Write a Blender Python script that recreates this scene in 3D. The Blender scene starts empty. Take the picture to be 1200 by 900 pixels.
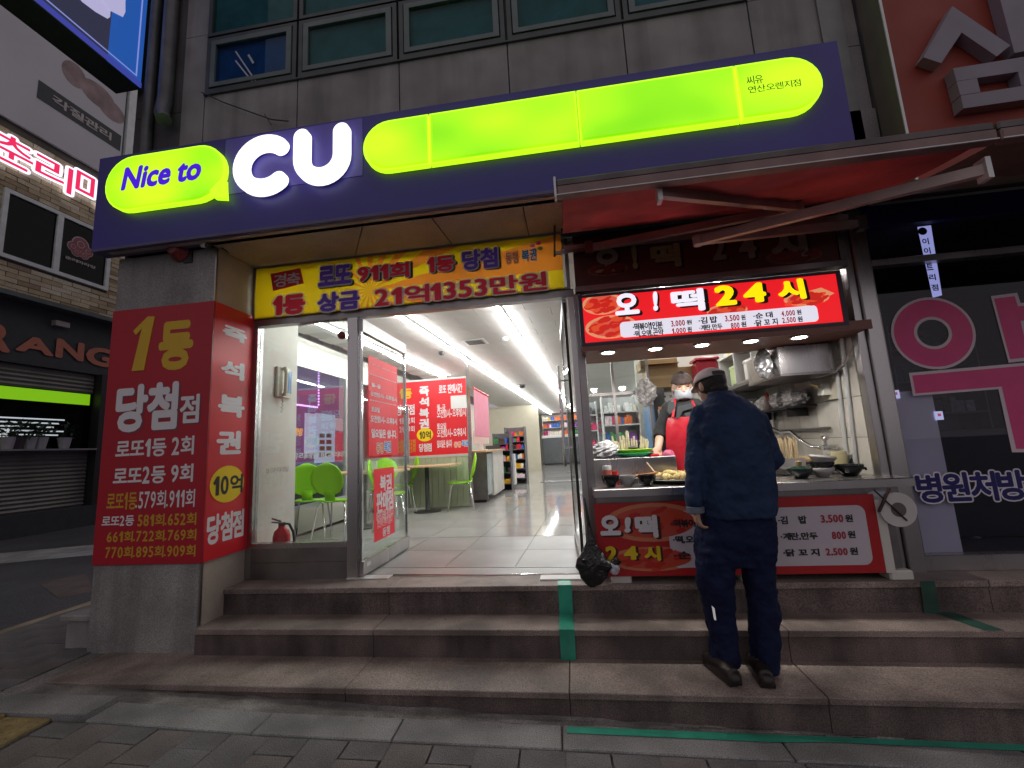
import bpy, bmesh, math, random
import numpy as np
from mathutils import Vector, Matrix
random.seed(7)
sc = bpy.context.scene
COL = sc.collection

# ------------------------------------------------------------------ camera
CAM = Vector((0, -3.4, 0.965))
YAW, PITCH, ROLL = 0.129838646, 0.145229879, 0.0534695384
FPX = 503.1
RM = Matrix.Rotation(YAW, 3, 'Z') @ Matrix.Rotation(PITCH, 3, 'X') @ Matrix.Rotation(ROLL, 3, 'Y')
right, fwd, up = RM.col[0].copy(), RM.col[1].copy(), RM.col[2].copy()
cam = bpy.data.cameras.new('camera')
cam.sensor_width = 36; cam.lens = 36 * FPX / 1200; cam.clip_end = 500; cam.clip_start = 0.05
co = bpy.data.objects.new('camera', cam); COL.objects.link(co)
m3 = Matrix((right, up, -fwd)).transposed()
co.matrix_world = Matrix.Translation(CAM) @ m3.to_4x4()
sc.camera = co

# ------------------------------------------------------------------ night sky, view
world = bpy.data.worlds.new('World'); sc.world = world; world.use_nodes = True
bg = world.node_tree.nodes['Background']
bg.inputs[0].default_value = (0.98, 0.90, 0.96, 1); bg.inputs[1].default_value = 0.285
sc.view_settings.view_transform = 'Standard'; sc.view_settings.look = 'None'
sc.view_settings.exposure = 0.38; sc.view_settings.gamma = 1.0
sc.render.engine = 'CYCLES'
sc.cycles.use_denoising = True
sc.cycles.max_bounces = 8; sc.cycles.transparent_max_bounces = 16
sc.cycles.sample_clamp_indirect = 4.0
sc.cycles.caustics_reflective = False; sc.cycles.caustics_refractive = False

# ------------------------------------------------------------------ picking points on real planes
def W(x, y, Y=None, X=None, Z=None):
    d = RM @ Vector(((x - 600) / FPX, 1, (450 - y) / FPX))
    if Y is not None: t = (Y - CAM.y) / d.y
    elif X is not None: t = (X - CAM.x) / d.x
    else: t = (Z - CAM.z) / d.z
    return CAM + d * t
def gz(x):                                   # the pavement falls towards the right
    return -0.372 - 0.0345 * max(x + 3.5, -0.2)

def yk(x):                                   # outer edge of the kerb slabs; it swings slightly towards the steps on the right
    return -1.165 + .037 * max(x + 1.75, 0)
def rk(x): return math.atan(.037) if x > -1.75 else 0
# ------------------------------------------------------------------ materials
MATS = {}
def rgb(h):
    h = h.lstrip('#'); v = [int(h[i:i+2], 16) / 255 for i in (0, 2, 4)]
    return tuple(c / 12.92 if c <= .04045 else ((c + .055) / 1.055) ** 2.4 for c in v)
def mat(name, c, rough=.6, metal=0, var=0.12, scale=6, bump=0, bscale=60, emis=0, speck=0, sscale=320, alpha=None, stain=0, spots=0, vstreak=0, spec=None, sheen=0, ecol=None, streak=None):
    if name in MATS: return MATS[name]
    if isinstance(c, str): c = rgb(c)
    m = bpy.data.materials.new(name); MATS[name] = m; m.use_nodes = True
    nt = m.node_tree; N = nt.nodes; L = nt.links
    b = N['Principled BSDF']
    b.inputs['Roughness'].default_value = rough; b.inputs['Metallic'].default_value = metal
    if spec is not None: b.inputs['Specular IOR Level'].default_value = spec
    if sheen: b.inputs['Sheen Weight'].default_value = sheen
    tc = N.new('ShaderNodeTexCoord')
    out = None
    def noise(sca, det=5, vec=None):
        n = N.new('ShaderNodeTexNoise'); n.inputs['Scale'].default_value = sca; n.inputs['Detail'].default_value = det
        if streak:
            mp = N.new('ShaderNodeMapping'); mp.inputs['Scale'].default_value = streak
            L.new(tc.outputs['Object'], mp.inputs[0]); L.new(mp.outputs[0], n.inputs['Vector'])
        else: L.new(tc.outputs['Object'], n.inputs['Vector'])
        return n
    def mul(src, fac_node, lo, hi, a=.3, bb=.7):
        mr = N.new('ShaderNodeMapRange'); mr.inputs[1].default_value = a; mr.inputs[2].default_value = bb
        mr.inputs[3].default_value = lo; mr.inputs[4].default_value = hi
        L.new(fac_node.outputs['Fac'], mr.inputs[0])
        mx = N.new('ShaderNodeVectorMath'); mx.operation = 'SCALE'
        if src is None: mx.inputs[0].default_value = c[:3]
        else: L.new(src, mx.inputs[0])
        L.new(mr.outputs[0], mx.inputs['Scale']); return mx.outputs[0]
    if var: out = mul(out, noise(scale), 1 - var, 1 + var)
    if speck: out = mul(out, noise(sscale, 2), 1 - speck, 1 + speck, .35, .65)
    if stain: out = mul(out, noise(2.3, 8), 1 - stain, 1, .38, .6)
    if vstreak:
        mp_ = N.new('ShaderNodeMapping'); mp_.inputs['Scale'].default_value = (4.5, 4.5, .30); n_ = N.new('ShaderNodeTexNoise'); n_.inputs['Scale'].default_value = 1.6; n_.inputs['Detail'].default_value = 7
        L.new(tc.outputs['Object'], mp_.inputs[0]); L.new(mp_.outputs[0], n_.inputs['Vector']); out = mul(out, n_, 1 - vstreak, 1.04, .36, .56)
    if spots:
        vo = N.new('ShaderNodeTexVoronoi'); vo.inputs['Scale'].default_value = 5.5; L.new(tc.outputs['Object'], vo.inputs['Vector'])
        mr = N.new('ShaderNodeMapRange'); mr.inputs[1].default_value = .055; mr.inputs[2].default_value = .085; mr.inputs[3].default_value = 1 - spots; mr.inputs[4].default_value = 1
        L.new(vo.outputs['Distance'], mr.inputs[0]); mx = N.new('ShaderNodeVectorMath'); mx.operation = 'SCALE'; L.new(out, mx.inputs[0]); L.new(mr.outputs[0], mx.inputs['Scale']); out = mx.outputs[0]
    if out is not None: L.new(out, b.inputs['Base Color'])
    else: b.inputs['Base Color'].default_value = (*c[:3], 1)
    if var and rough > .05:
        mr = N.new('ShaderNodeMapRange'); mr.inputs[3].default_value = rough * .8; mr.inputs[4].default_value = min(1, rough * 1.2)
        n = noise(scale * 2.3); L.new(n.outputs['Fac'], mr.inputs[0]); L.new(mr.outputs[0], b.inputs['Roughness'])
    if bump:
        bp = N.new('ShaderNodeBump'); bp.inputs['Strength'].default_value = min(1, bump); bp.inputs['Distance'].default_value = .01 * max(1, bump)
        n = noise(bscale, 4); L.new(n.outputs['Fac'], bp.inputs['Height']); L.new(bp.outputs[0], b.inputs['Normal'])
    if emis:
        b.inputs['Emission Strength'].default_value = emis
        b.inputs['Emission Color'].default_value = (*(ecol or c[:3]), 1)
    return m
def glass(name='window_glass', tint=(.93, .97, .96), refl=1.0, rough=0.0):
    if name in MATS: return MATS[name]
    m = bpy.data.materials.new(name); MATS[name] = m; m.use_nodes = True
    nt = m.node_tree; N = nt.nodes; L = nt.links; N.clear()
    o = N.new('ShaderNodeOutputMaterial'); mx = N.new('ShaderNodeMixShader'); tr = N.new('ShaderNodeBsdfTransparent'); gl = N.new('ShaderNodeBsdfGlossy')
    lw = N.new('ShaderNodeLayerWeight'); lw.inputs[0].default_value = .5
    pw = N.new('ShaderNodeMath'); pw.operation = 'POWER'; pw.inputs[1].default_value = 4.5; L.new(lw.outputs['Facing'], pw.inputs[0])
    fr = N.new('ShaderNodeMath'); fr.operation = 'MULTIPLY_ADD'; fr.inputs[1].default_value = .8; fr.inputs[2].default_value = .045; L.new(pw.outputs[0], fr.inputs[0])
    ml = N.new('ShaderNodeMath'); ml.operation = 'MULTIPLY'; ml.inputs[1].default_value = refl; ml.use_clamp = True
    tr.inputs[0].default_value = (*tint, 1); gl.inputs['Roughness'].default_value = rough
    L.new(fr.outputs[0], ml.inputs[0]); L.new(ml.outputs[0], mx.inputs[0]); L.new(tr.outputs[0], mx.inputs[1]); L.new(gl.outputs[0], mx.inputs[2]); L.new(mx.outputs[0], o.inputs[0])
    return m
def emit(name, c, s):
    if isinstance(c, str): c = rgb(c)
    if s < 5: s *= .80
    return mat(name, tuple(min(1, v * .8) for v in c[:3]), .4, var=0, emis=s, ecol=c[:3])

granite = mat('grey_granite_cladding', (.31, .295, .285), .75, var=.1, scale=3, speck=.34, sscale=200, stain=.25, vstreak=.2, bump=.15, bscale=200)
granite_in = mat('beige_granite_cladding', (.46, .39, .33), .6, var=.1, scale=3, speck=.25, sscale=260, stain=.2, bump=.1, bscale=200)
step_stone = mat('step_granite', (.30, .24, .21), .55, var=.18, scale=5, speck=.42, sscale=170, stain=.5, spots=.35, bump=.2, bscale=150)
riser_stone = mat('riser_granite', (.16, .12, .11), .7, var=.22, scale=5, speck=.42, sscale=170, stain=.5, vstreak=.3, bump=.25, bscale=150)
slab_stone = mat('pale_kerb_granite', (.27, .265, .26), .75, var=.18, scale=4, speck=.42, sscale=180, stain=.45, spots=.3, bump=.3, bscale=130)
cement = mat('worn_cement', (.24, .225, .21), .85, var=.3, scale=7, speck=.3, sscale=150, stain=.5, bump=.9, bscale=40)
paver_m = mat('paver_concrete', (.20, .19, .19), .85, var=.2, scale=1.7, speck=.4, sscale=180, stain=.45, spots=.25, bump=.5, bscale=120)
paver_m2 = mat('paver_concrete_brown', (.20, .175, .165), .85, var=.2, scale=1.7, speck=.4, sscale=180, stain=.45, spots=.25, bump=.5, bscale=120)
tactile_m = mat('yellow_tactile_concrete', (.32, .24, .10), .8, var=.25, scale=9, speck=.3, stain=.4, bump=.4)
ground_m = mat('dark_ground', (.085, .08, .08), .9, var=.25, scale=3, speck=.4, sscale=120, bump=.5, bscale=60)
asphalt = mat('asphalt', (.055, .055, .058), .8, var=.25, scale=.9, speck=.45, sscale=90, bump=.6, bscale=90)
steel = mat('brushed_stainless', (.52, .50, .50), .28, 1, var=.2, scale=2, bump=.06, bscale=400, streak=(1, 1, .04))
steel_dark = mat('dull_steel', (.30, .28, .28), .35, 1, var=.25, scale=3, bump=.08, bscale=20)
alu = mat('white_aluminium', (.62, .63, .63), .35, .3, var=.06)
alu_brown = mat('awning_arm_aluminium', (.40, .31, .29), .45, .3, var=.15)
black = mat('black_rubber', (.02, .02, .02), .5, var=.1)
dark_frame = mat('dark_window_frame', (.075, .085, .085), .45, .4, var=.15)
green_frame = mat('grey_green_window_frame', (.13, .16, .155), .5, .2, var=.15)
blueboard = mat('violet_blue_sign_board', (.05, .036, .27), .42, var=.1, scale=1.5)
white = mat('white_plastic', (.75, .75, .74), .4, var=.04)
wallwhite = mat('white_wall_paint', (.72, .71, .68), .6, var=.04, scale=1.5, stain=.05)
offwhite = mat('offwhite_board', (.68, .66, .60), .55, var=.05)
red = mat('red_vinyl', '#d01f2c', .4, var=.05, scale=1)
darkred = mat('deep_red_vinyl', '#b0182b', .42, var=.06, scale=1)
yellow = mat('yellow_print', '#f2d300', .5, var=.03)
whiteprint = mat('white_print', (.78, .76, .78), .5, var=.02)
goldprint = mat('gold_print', '#d8ae2c', .5, var=.04)
purple = mat('purple_print', '#5a2fa0', .5, var=.03)
redprint = mat('red_print', '#cc1730', .5, var=.03)
blackprint = mat('black_print', (.02, .02, .02), .5, var=.03)
navy_print = mat('navy_print', '#1b1766', .45, var=.03)
lime = mat('lime_green_plastic', '#8fd40a', .3, var=.04)
chrome = mat('chrome', (.75, .75, .76), .12, 1, var=.05)
wood = mat('pale_wood', (.52, .36, .20), .5, var=.18, scale=9, streak=(8, 1, 8))
clear = glass('clear_glass')
dark_glass = glass('dark_upper_glass', (.7, .95, .88), .35)

# ------------------------------------------------------------------ mesh building
class MB:
    def __init__(s): s.v = []; s.f = []; s.m = []; s.cur = 0
    def add(s, vs, fs):
        n = len(s.v); s.v += [tuple(v) for v in vs]; s.f += [tuple(i + n for i in f) for f in fs]; s.m += [s.cur] * len(fs); return s
    def box(s, x0, x1, y0, y1, z0, z1):
        x0, x1 = sorted((x0, x1)); y0, y1 = sorted((y0, y1)); z0, z1 = sorted((z0, z1))
        return s.add([(x0,y0,z0),(x1,y0,z0),(x1,y1,z0),(x0,y1,z0),(x0,y0,z1),(x1,y0,z1),(x1,y1,z1),(x0,y1,z1)],
              [(0,3,2,1),(4,5,6,7),(0,1,5,4),(1,2,6,5),(2,3,7,6),(3,0,4,7)])
    def bevbox(s, x0, x1, y0, y1, z0, z1, b=.01):      # box with chamfered vertical and top edges
        x0, x1 = sorted((x0, x1)); y0, y1 = sorted((y0, y1)); z0, z1 = sorted((z0, z1))
        def ring(i, z): return [(x0+i,y0,z),(x1-i,y0,z),(x1,y0+i,z),(x1,y1-i,z),(x1-i,y1,z),(x0+i,y1,z),(x0,y1-i,z),(x0,y0+i,z)]
        r0 = ring(b, z0); r1 = ring(b, z1 - b)
        r2 = [(x0+b,y0+b,z1),(x1-b,y0+b,z1),(x1-b,y0+b,z1),(x1-b,y1-b,z1),(x1-b,y1-b,z1),(x0+b,y1-b,z1),(x0+b,y1-b,z1),(x0+b,y0+b,z1)]
        fs = [tuple(range(7, -1, -1))] + [(i, (i+1) % 8, 8 + (i+1) % 8, 8 + i) for i in range(8)] + [(8+i, 8+(i+1) % 8, 16+(i+1) % 8, 16+i) for i in range(8)] + [tuple(range(16, 24))]
        return s.add(r0 + r1 + r2, fs)
    def obox(s, c, u, v, w):                            # oriented box: centre and three half vectors
        c, u, v, w = map(Vector, (c, u, v, w))
        P = [c + a*u + b*v + d*w for d in (-1, 1) for a, b in ((-1,-1),(1,-1),(1,1),(-1,1))]
        return s.add(P, [(0,3,2,1),(4,5,6,7),(0,1,5,4),(1,2,6,5),(2,3,7,6),(3,0,4,7)])
    def beam(s, a, b, w, h, upv=(0, 0, 1)):
        a, b = Vector(a), Vector(b); d = (b - a); l = d.length; d.normalize()
        sd = d.cross(Vector(upv)).normalized(); u2 = sd.cross(d)
        return s.obox((a + b) / 2, d * l / 2, sd * w / 2, u2 * h / 2)
    def tube(s, pts, r, n=8, cap=True):
        pts = [Vector(p) for p in pts]; rs = r if isinstance(r, (list, tuple)) else [r] * len(pts)
        rings = []; prev = None
        for i, p in enumerate(pts):
            d = (pts[min(i+1, len(pts)-1)] - pts[max(i-1, 0)]).normalized()
            if prev is None:
                a = d.cross(Vector((0, 0, 1)));
                if a.length < .1: a = d.cross(Vector((0, 1, 0)))
                a.normalize()
            else:
                a = (prev - d * prev.dot(d)).normalized()
            prev = a; b = d.cross(a)
            rings.append([p + (a * math.cos(2*math.pi*k/n) + b * math.sin(2*math.pi*k/n)) * rs[i] for k in range(n)])
        vs = [v for R_ in rings for v in R_]; fs = []
        for i in range(len(pts) - 1):
            for k in range(n): fs.append((i*n+k, i*n+(k+1) % n, (i+1)*n+(k+1) % n, (i+1)*n+k))
        if cap: fs += [tuple(range(n-1, -1, -1)), tuple((len(pts)-1)*n+k for k in range(n))]
        return s.add(vs, fs)
    def lathe(s, c, prof, n=20, axis='Z', sx=1, sy=1):
        c = Vector(c); vs = []; fs = []
        for r, h in prof:
            for k in range(n):
                a = 2*math.pi*k/n; p = (r*math.cos(a)*sx, r*math.sin(a)*sy, h)
                if axis == 'Y': p = (p[0], -p[2], p[1])
                if axis == 'X': p = (p[2], p[0], p[1])
                vs.append(c + Vector(p))
        for i in range(len(prof)-1):
            for k in range(n): fs.append((i*n+k, i*n+(k+1) % n, (i+1)*n+(k+1) % n, (i+1)*n+k))
        if prof[0][0] > 1e-5: fs.append(tuple(range(n-1, -1, -1)))
        if prof[-1][0] > 1e-5: fs.append(tuple((len(prof)-1)*n+k for k in range(n)))
        return s.add(vs, fs)
    def ellipsoid(s, c, rx, ry, rz, n=14, m=9, rot=None):
        vs = []; fs = []; c = Vector(c)
        for i in range(m + 1):
            t = math.pi * i / m
            for k in range(n):
                a = 2*math.pi*k/n; p = Vector((rx*math.sin(t)*math.cos(a), ry*math.sin(t)*math.sin(a), -rz*math.cos(t)))
                if rot: p = rot @ p
                vs.append(c + p)
        for i in range(m):
            for k in range(n): fs.append((i*n+k, i*n+(k+1) % n, (i+1)*n+(k+1) % n, (i+1)*n+k))
        return s.add(vs, fs)
    def prism(s, poly, y0, y1):                        # polygon in X,Z extruded along Y (front is y0)
        n = len(poly); vs = [(x, y0, z) for x, z in poly] + [(x, y1, z) for x, z in poly]
        return s.add(vs, [tuple(range(n)), tuple(range(2*n-1, n-1, -1))] + [(i, i+n, (i+1) % n + n, (i+1) % n) for i in range(n)])
    def strip(s, rows, close=False):                   # grid of points
        n = len(rows[0]); vs = [p for r in rows for p in r]; fs = []
        for i in range(len(rows)-1):
            for k in range(n - 1): fs.append((i*n+k, i*n+k+1, (i+1)*n+k+1, (i+1)*n+k))
        return s.add(vs, fs)
    def build(s, name, material=None, parent=None, smooth=False, loc=None, weld=False):
        me = bpy.data.meshes.new(name); me.from_pydata(s.v, [], s.f)
        mats = material if isinstance(material, (list, tuple)) else [material]
        for x in mats:
            if x: me.materials.append(x)
        if len(mats) > 1: me.polygons.foreach_set('material_index', s.m)
        bm = bmesh.new(); bm.from_mesh(me)
        if weld: bmesh.ops.remove_doubles(bm, verts=bm.verts, dist=1e-5)
        bmesh.ops.recalc_face_normals(bm, faces=bm.faces); bm.to_mesh(me); bm.free()
        if smooth:
            me.polygons.foreach_set('use_smooth', [True] * len(me.polygons))
            try: me.set_sharp_from_angle(angle=math.radians(40))
            except Exception: pass
        o = bpy.data.objects.new(name, me); COL.objects.link(o)
        if parent: o.parent = parent
        if loc: o.location = loc
        return o
def link(o, parent):
    o.parent = parent; o.matrix_parent_inverse = Matrix.Identity(4)
    return o
def tag(o, label, cat, group=None):
    o['label'] = label; o['category'] = cat
    if group: o['group'] = group
    return o
def thing(name, label, cat, loc=(0, 0, 0), rz=0, group=None):
    o = bpy.data.objects.new(name, None); COL.objects.link(o); o.location = loc; o.rotation_euler = (0, 0, rz); o.empty_display_size = .1
    return tag(o, label, cat, group)
def struct(o, k='structure'): o['kind'] = k; return o
def stuff(o): o['kind'] = 'stuff'; return o
def dup(o, parent=None):
    c = o.copy(); COL.objects.link(c); c.parent = parent
    for ch in list(o.children): dup(ch, c)
    return c
def box(name, m, x0, x1, y0, y1, z0, z1, parent=None, bev=0):
    b = MB()
    (b.bevbox(x0, x1, y0, y1, z0, z1, bev) if bev else b.box(x0, x1, y0, y1, z0, z1))
    return b.build(name, m, parent)

# ------------------------------------------------------------------ lettering (flat print, fitted to a rectangle)
_T = {}
def raw_glyph(s, space=1.0):
    c = bpy.data.curves.new('lettering', 'FONT'); c.body = s; c.size = 1; c.resolution_u = 3; c.space_character = space
    o = bpy.data.objects.new('lettering', c); COL.objects.link(o)
    dg = bpy.context.evaluated_depsgraph_get()
    me = bpy.data.meshes.new_from_object(o.evaluated_get(dg))
    v = [(p.co.x, p.co.y) for p in me.vertices]; f = [tuple(p.vertices) for p in me.polygons]
    bpy.data.objects.remove(o); bpy.data.curves.remove(c); bpy.data.meshes.remove(me)
    return v, f
def glyphs(s, space=1.0):
    k = (s, space)
    if k in _T: return _T[k]
    if any('\uac00' <= ch <= '\ud7a3' for ch in s) or s[0].isdigit():
        V_, F_, x = [], [], 0.0                     # one glyph after another; numerals drawn as tall as the syllables
        for ch in s:
            if ch == ' ': x += .3; continue
            if ch not in _T:
                _T[ch] = ([(0, .50), (.17, .74), (.29, .74), (.29, 0), (.15, 0), (.15, .53), (.06, .43)], [(0, 1, 2, 3, 4, 5, 6)]) if ch == '1' else raw_glyph(ch)
            v, f = _T[ch]
            if not v: continue
            xs = [p[0] for p in v]; ys = [p[1] for p in v]; a, b_, c_, d_ = min(xs), max(xs), min(ys), max(ys)
            n = len(V_)
            if ch.isdigit():
                w_ = (b_ - a) * (.92 if ch != '1' else 1); V_ += [(x + (px - a) / (b_ - a) * w_, -.06 + (py - c_) / (d_ - c_) * .86) for px, py in v]; x += w_ + .13
            elif '\uac00' <= ch <= '\ud7a3': V_ += [(x + px - a, py) for px, py in v]; x += (b_ - a) + .07
            else: V_ += [(x + px - a, py) for px, py in v]; x += (b_ - a) + .13
            F_ += [tuple(i + n for i in q) for q in f]
        v, f = V_, F_
    else: v, f = raw_glyph(s, space)
    xs = [p[0] for p in v]; ys = [p[1] for p in v]
    _T[k] = (v, f, min(xs), max(xs), min(ys), max(ys)); return _T[k]
def letters(s, O, U, V, m, parent, bold=.03, lift=.0012, layers=None, slant=0, name='lettering', space=1.0, depth=0):
    """text s fitted into the parallelogram O + u*U + v*V; layers = [(material, extra radius, (du, dv) in ems)] drawn behind."""
    O, U, V = Vector(O), Vector(U), Vector(V); N = U.cross(V).normalized()
    v, f, x0, x1, y0, y1 = glyphs(s, space); w, h = x1 - x0, y1 - y0
    h = max(h, .3)
    stack = [(mm, bold + ex, off) for mm, ex, off in (layers or [])] + [(m, bold, (0, 0))]
    for li, (mm, r, off) in enumerate(stack):
        b = MB(); base = lift * (li + 1)
        K = 8 if r < .06 else 16
        dirs = [(0, 0)] + [(math.cos(2*math.pi*k/K), math.sin(2*math.pi*k/K)) for k in range(K)] if r > 0 else [(0, 0)]
        if r > .07: dirs += [(.5*math.cos(2*math.pi*k/8), .5*math.sin(2*math.pi*k/8)) for k in range(8)]
        for di, (dx, dy) in enumerate(dirs):
            z = base + di * lift * .045
            P = []
            for x, y in v:
                yy = (y - y0 + bold + dy * r + off[1]) / (h + 2*bold); xx = (x - x0 + bold + dx * r + off[0]) / (w + 2*bold) + slant * (yy - .5)
                P.append(O + U * xx + V * yy + N * z)
            b.add(P, f)
            if depth:
                b.add([p - N * depth for p in P], f)
        b.build(name, mm, parent)
def Lpx(s, x0, y0, x1, y1, Y, m, parent, hfrac=None, **k):
    """text on a facade plane Y, given the photograph positions of its top left and bottom right"""
    a = W(x0, y0, Y=Y); b = W(x1, y1, Y=Y)
    letters(s, (a.x, Y, b.z), (b.x - a.x, 0, 0), (0, 0, a.z - b.z), m, parent, **k)
def disc(m_, cx, cz, rx, rz, Y, name, parent, y2=None, n=28):
    return MB().prism([(cx + rx*math.cos(2*math.pi*k/n), cz + rz*math.sin(2*math.pi*k/n)) for k in range(n)], Y, (Y + .002) if y2 is None else y2).build(name, m_, parent)
def roundrect(x0, x1, z0, z1, r, n=6):
    P = []
    for cx, cz, a0 in ((x1-r, z1-r, 0), (x0+r, z1-r, 90), (x0+r, z0+r, 180), (x1-r, z0+r, 270)):
        for k in range(n + 1):
            a = math.radians(a0 + 90*k/n); P.append((cx + r*math.cos(a), cz + r*math.sin(a)))
    return P

# ================================================================== THE SETTING
def gstrip(name, m, xs, y0, y1, dz, kind='structure'):
    b = MB(); b.strip([[(x, y0, gz(min(x, 8)) + dz) for x in xs], [(x, y1, gz(min(x, 8)) + dz) for x in xs]])
    o = b.build(name, m); o['kind'] = kind; return o
XS = [-90, -12, -5, -3.7, -3.3] + [i * 1.0 for i in range(-3, 9)] + [90]
gstrip('ground', ground_m, XS, -60, 90, -.03)
struct(box('side_street', asphalt, -60, -4.99, -40, 80, -.40, -.381))
struct(box('painted_kerb_line', mat('cream_road_paint', (.36, .30, .20), .8, var=.3, scale=4, stain=.4), -4.99, -4.88, -8, 8, -.40, -.366))
P = [W(x, y, Z=-.376) for x, y in ((-40, 652), (113, 638), (113, 650), (-40, 664))]
struct(MB().add([p for p in P], [(0, 1, 2, 3)]).build('white_road_marking', mat('road_paint_white', (.36, .36, .34), .8, var=.2, stain=.3)))
P = [W(x, y, Z=-.3775) for x, y in ((45, 683), (100, 672), (112, 692), (70, 702))]
struct(MB().add(P, [(0, 1, 2, 3)]).build('asphalt_patch', mat('brown_asphalt_patch', (.10, .075, .07), .85, var=.2)))
# pavement: pavers one by one where they can be told apart
side = struct(gstrip('sidewalk', ground_m, [-4.88, -3.7, -3.3] + list(range(-3, 7)), -3.4, -.9, -.022))
pav = []
for v in range(4):
    b = MB(); e = .0015 + .0007 * v
    b.bevbox(e, .215 - e, e, .25 - e, -.02, .0, .002)
    o = b.build('paver', [paver_m, paver_m2][v % 2]); me = o.data; bpy.data.objects.remove(o); pav.append(me)
def paver(x, y, par=side):
    o = bpy.data.objects.new('paver', random.choice(pav)); COL.objects.link(o); o.parent = par
    o.location = (x, y, gz(x + .1) + .004 + random.uniform(-.0025, .0025)); o.rotation_euler = (random.uniform(-.006, .006), random.uniform(-.006, .006) + math.atan(.0345 if x > -3.5 else 0), rk(x) if par is side else 0)
n_p = 0; far = MB()
b = MB(); b.bevbox(.002, .213, .002, .123, -.02, .0, .002); o = b.build('half_paver', paver_m); hme = o.data; bpy.data.objects.remove(o)
for i in range(1, 48, 2):
    x = -4.86 + .215 * i
    if -4.3 < x < -2.97 or x > 4: continue
    o = bpy.data.objects.new('paver', hme); COL.objects.link(o); o.parent = side; o.location = (x, yk(x) - .129, gz(x + .1) + .004); o.rotation_euler = (0, math.atan(.0345 if x > -3.5 else 0), rk(x))
for i in range(0, 48):
    x = -4.86 + .215 * i
    for j in range(10):
        y = yk(x) - .253 - .25 * j - (.127 if i % 2 else 0)
        if -4.2 < x < -2.97: continue
        if x < 3.0 and y > -2.5 and n_p < 170: paver(x, y); n_p += 1
        else: far.bevbox(x + .004, x + .211, y + .004, y + .246, gz(x) - .02, gz(x) + .003, .004)
b = far; o = b.build('paver_field', paver_m, side); stuff(o)
sw2 = struct(box('side_pavement', ground_m, -4.88, -3.62, -1.22, 30, -.43, -.394))
k = 0
for i in range(6):
    for j in range(20):
        x = -4.86 + .208 * i; y = -1.2 + .25 * j - (.125 if i % 2 else 0)
        if y > 3.6 or (x > -3.75 and y > -.9): continue
        paver(x, y, sw2)
# yellow tactile paving at the left
tac = struct(box('tactile_paving', ground_m, -4.18, -2.95, -2.9, -1.17, -.44, -.395))
b = MB(); b.bevbox(.003, .297, .003, .297, -.03, 0, .004)
for i in range(6):
    for j in range(6): b.bevbox(.03 + i*.045, .05 + i*.045, .03 + j*.045, .05 + j*.045, 0, .005, .004)
t0 = b.build('tactile_tile', tactile_m, tac); t0.location = (-3.25, -1.468, gz(-3.1) + .006)
for i in range(4):
    for j in range(5):
        if i == 3 and j == 0: continue
        o = t0.copy(); COL.objects.link(o); o.location = (-4.15 + .3*i, -1.468 - .3*j, gz(-4.15 + .3*i) + .006)
struct(box('cement_strip', cement, -3.68, -3.455, -1.02, -.44, -.43, -.369))
# pale granite edging and cement gutter in front of the steps
edge = struct(box('stone_edging', ground_m, -3.4, 6, -1.22, -1.0, -.9, -.62))
xs = [-4.8, -3.75, -2.75, -1.75, -1.0] + [-.15 + 1.06*i for i in range(7)]
for a, c in zip(xs[:-1], xs[1:]):
    b = MB(); z = gz((a + c) / 2) + .006
    b.bevbox(0, c - a - .006, 0, .18, -.06, 0, .005)
    o = b.build('edging_slab', slab_stone, edge); o.location = (a + .003, yk(a), gz(a) + .006); o.rotation_euler = (0, math.atan(.0345) if a > -3.6 else 0, rk(a + .1))
b = MB(); rows = []
for j in range(9):
    rows.append([(x := -3.66 + .12*i, yk(x) + .176 + (-.845 - yk(x) - .176)*j/8, gz(x) + .0 + random.uniform(-.006, .008)) for i in range(84)])
struct(b.strip(rows).build('cement_gutter', cement, smooth=True))
# green tape stuck on the edging
tape_m = mat('green_tape', (.04, .36, .24), .35, var=.15, scale=12, stain=.35)
b = MB(); pts = [(-.13 + .25*i) for i in range(20)]
b.strip([[(x, yk(x) + .115 + .02*(x > 1), gz(x) + .0095) for x in pts], [(x, yk(x) + .165 + .008*x, gz(x) + .0095) for x in pts]])
tag(b.build('floor_tape', tape_m), 'long green tape stuck along the pale granite edging on the pavement', 'tape')

# ------------------------------------------------------------------ steps
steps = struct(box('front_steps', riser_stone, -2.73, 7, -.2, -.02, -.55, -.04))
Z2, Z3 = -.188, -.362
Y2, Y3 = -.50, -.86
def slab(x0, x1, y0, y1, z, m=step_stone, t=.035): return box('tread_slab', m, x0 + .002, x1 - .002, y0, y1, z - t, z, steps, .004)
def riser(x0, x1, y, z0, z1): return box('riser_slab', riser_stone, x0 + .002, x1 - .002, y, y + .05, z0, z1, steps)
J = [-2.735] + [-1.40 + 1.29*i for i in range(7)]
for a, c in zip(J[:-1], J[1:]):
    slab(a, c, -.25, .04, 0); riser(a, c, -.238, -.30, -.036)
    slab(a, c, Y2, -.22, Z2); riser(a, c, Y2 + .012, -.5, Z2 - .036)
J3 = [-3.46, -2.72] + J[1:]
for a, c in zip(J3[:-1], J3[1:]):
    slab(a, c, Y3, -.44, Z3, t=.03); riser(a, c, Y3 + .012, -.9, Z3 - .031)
# stone block at the foot of the pillar
o = box('stone_block', granite, -3.92, -3.70, -.40, .1, -.39, -.16, None, .01); tag(o, 'low weathered stone block against the outer foot of the pillar', 'stone block')
box('cap_stone', granite, -3.95, -3.68, -.43, .12, -.158, -.12, o, .008)
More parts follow.
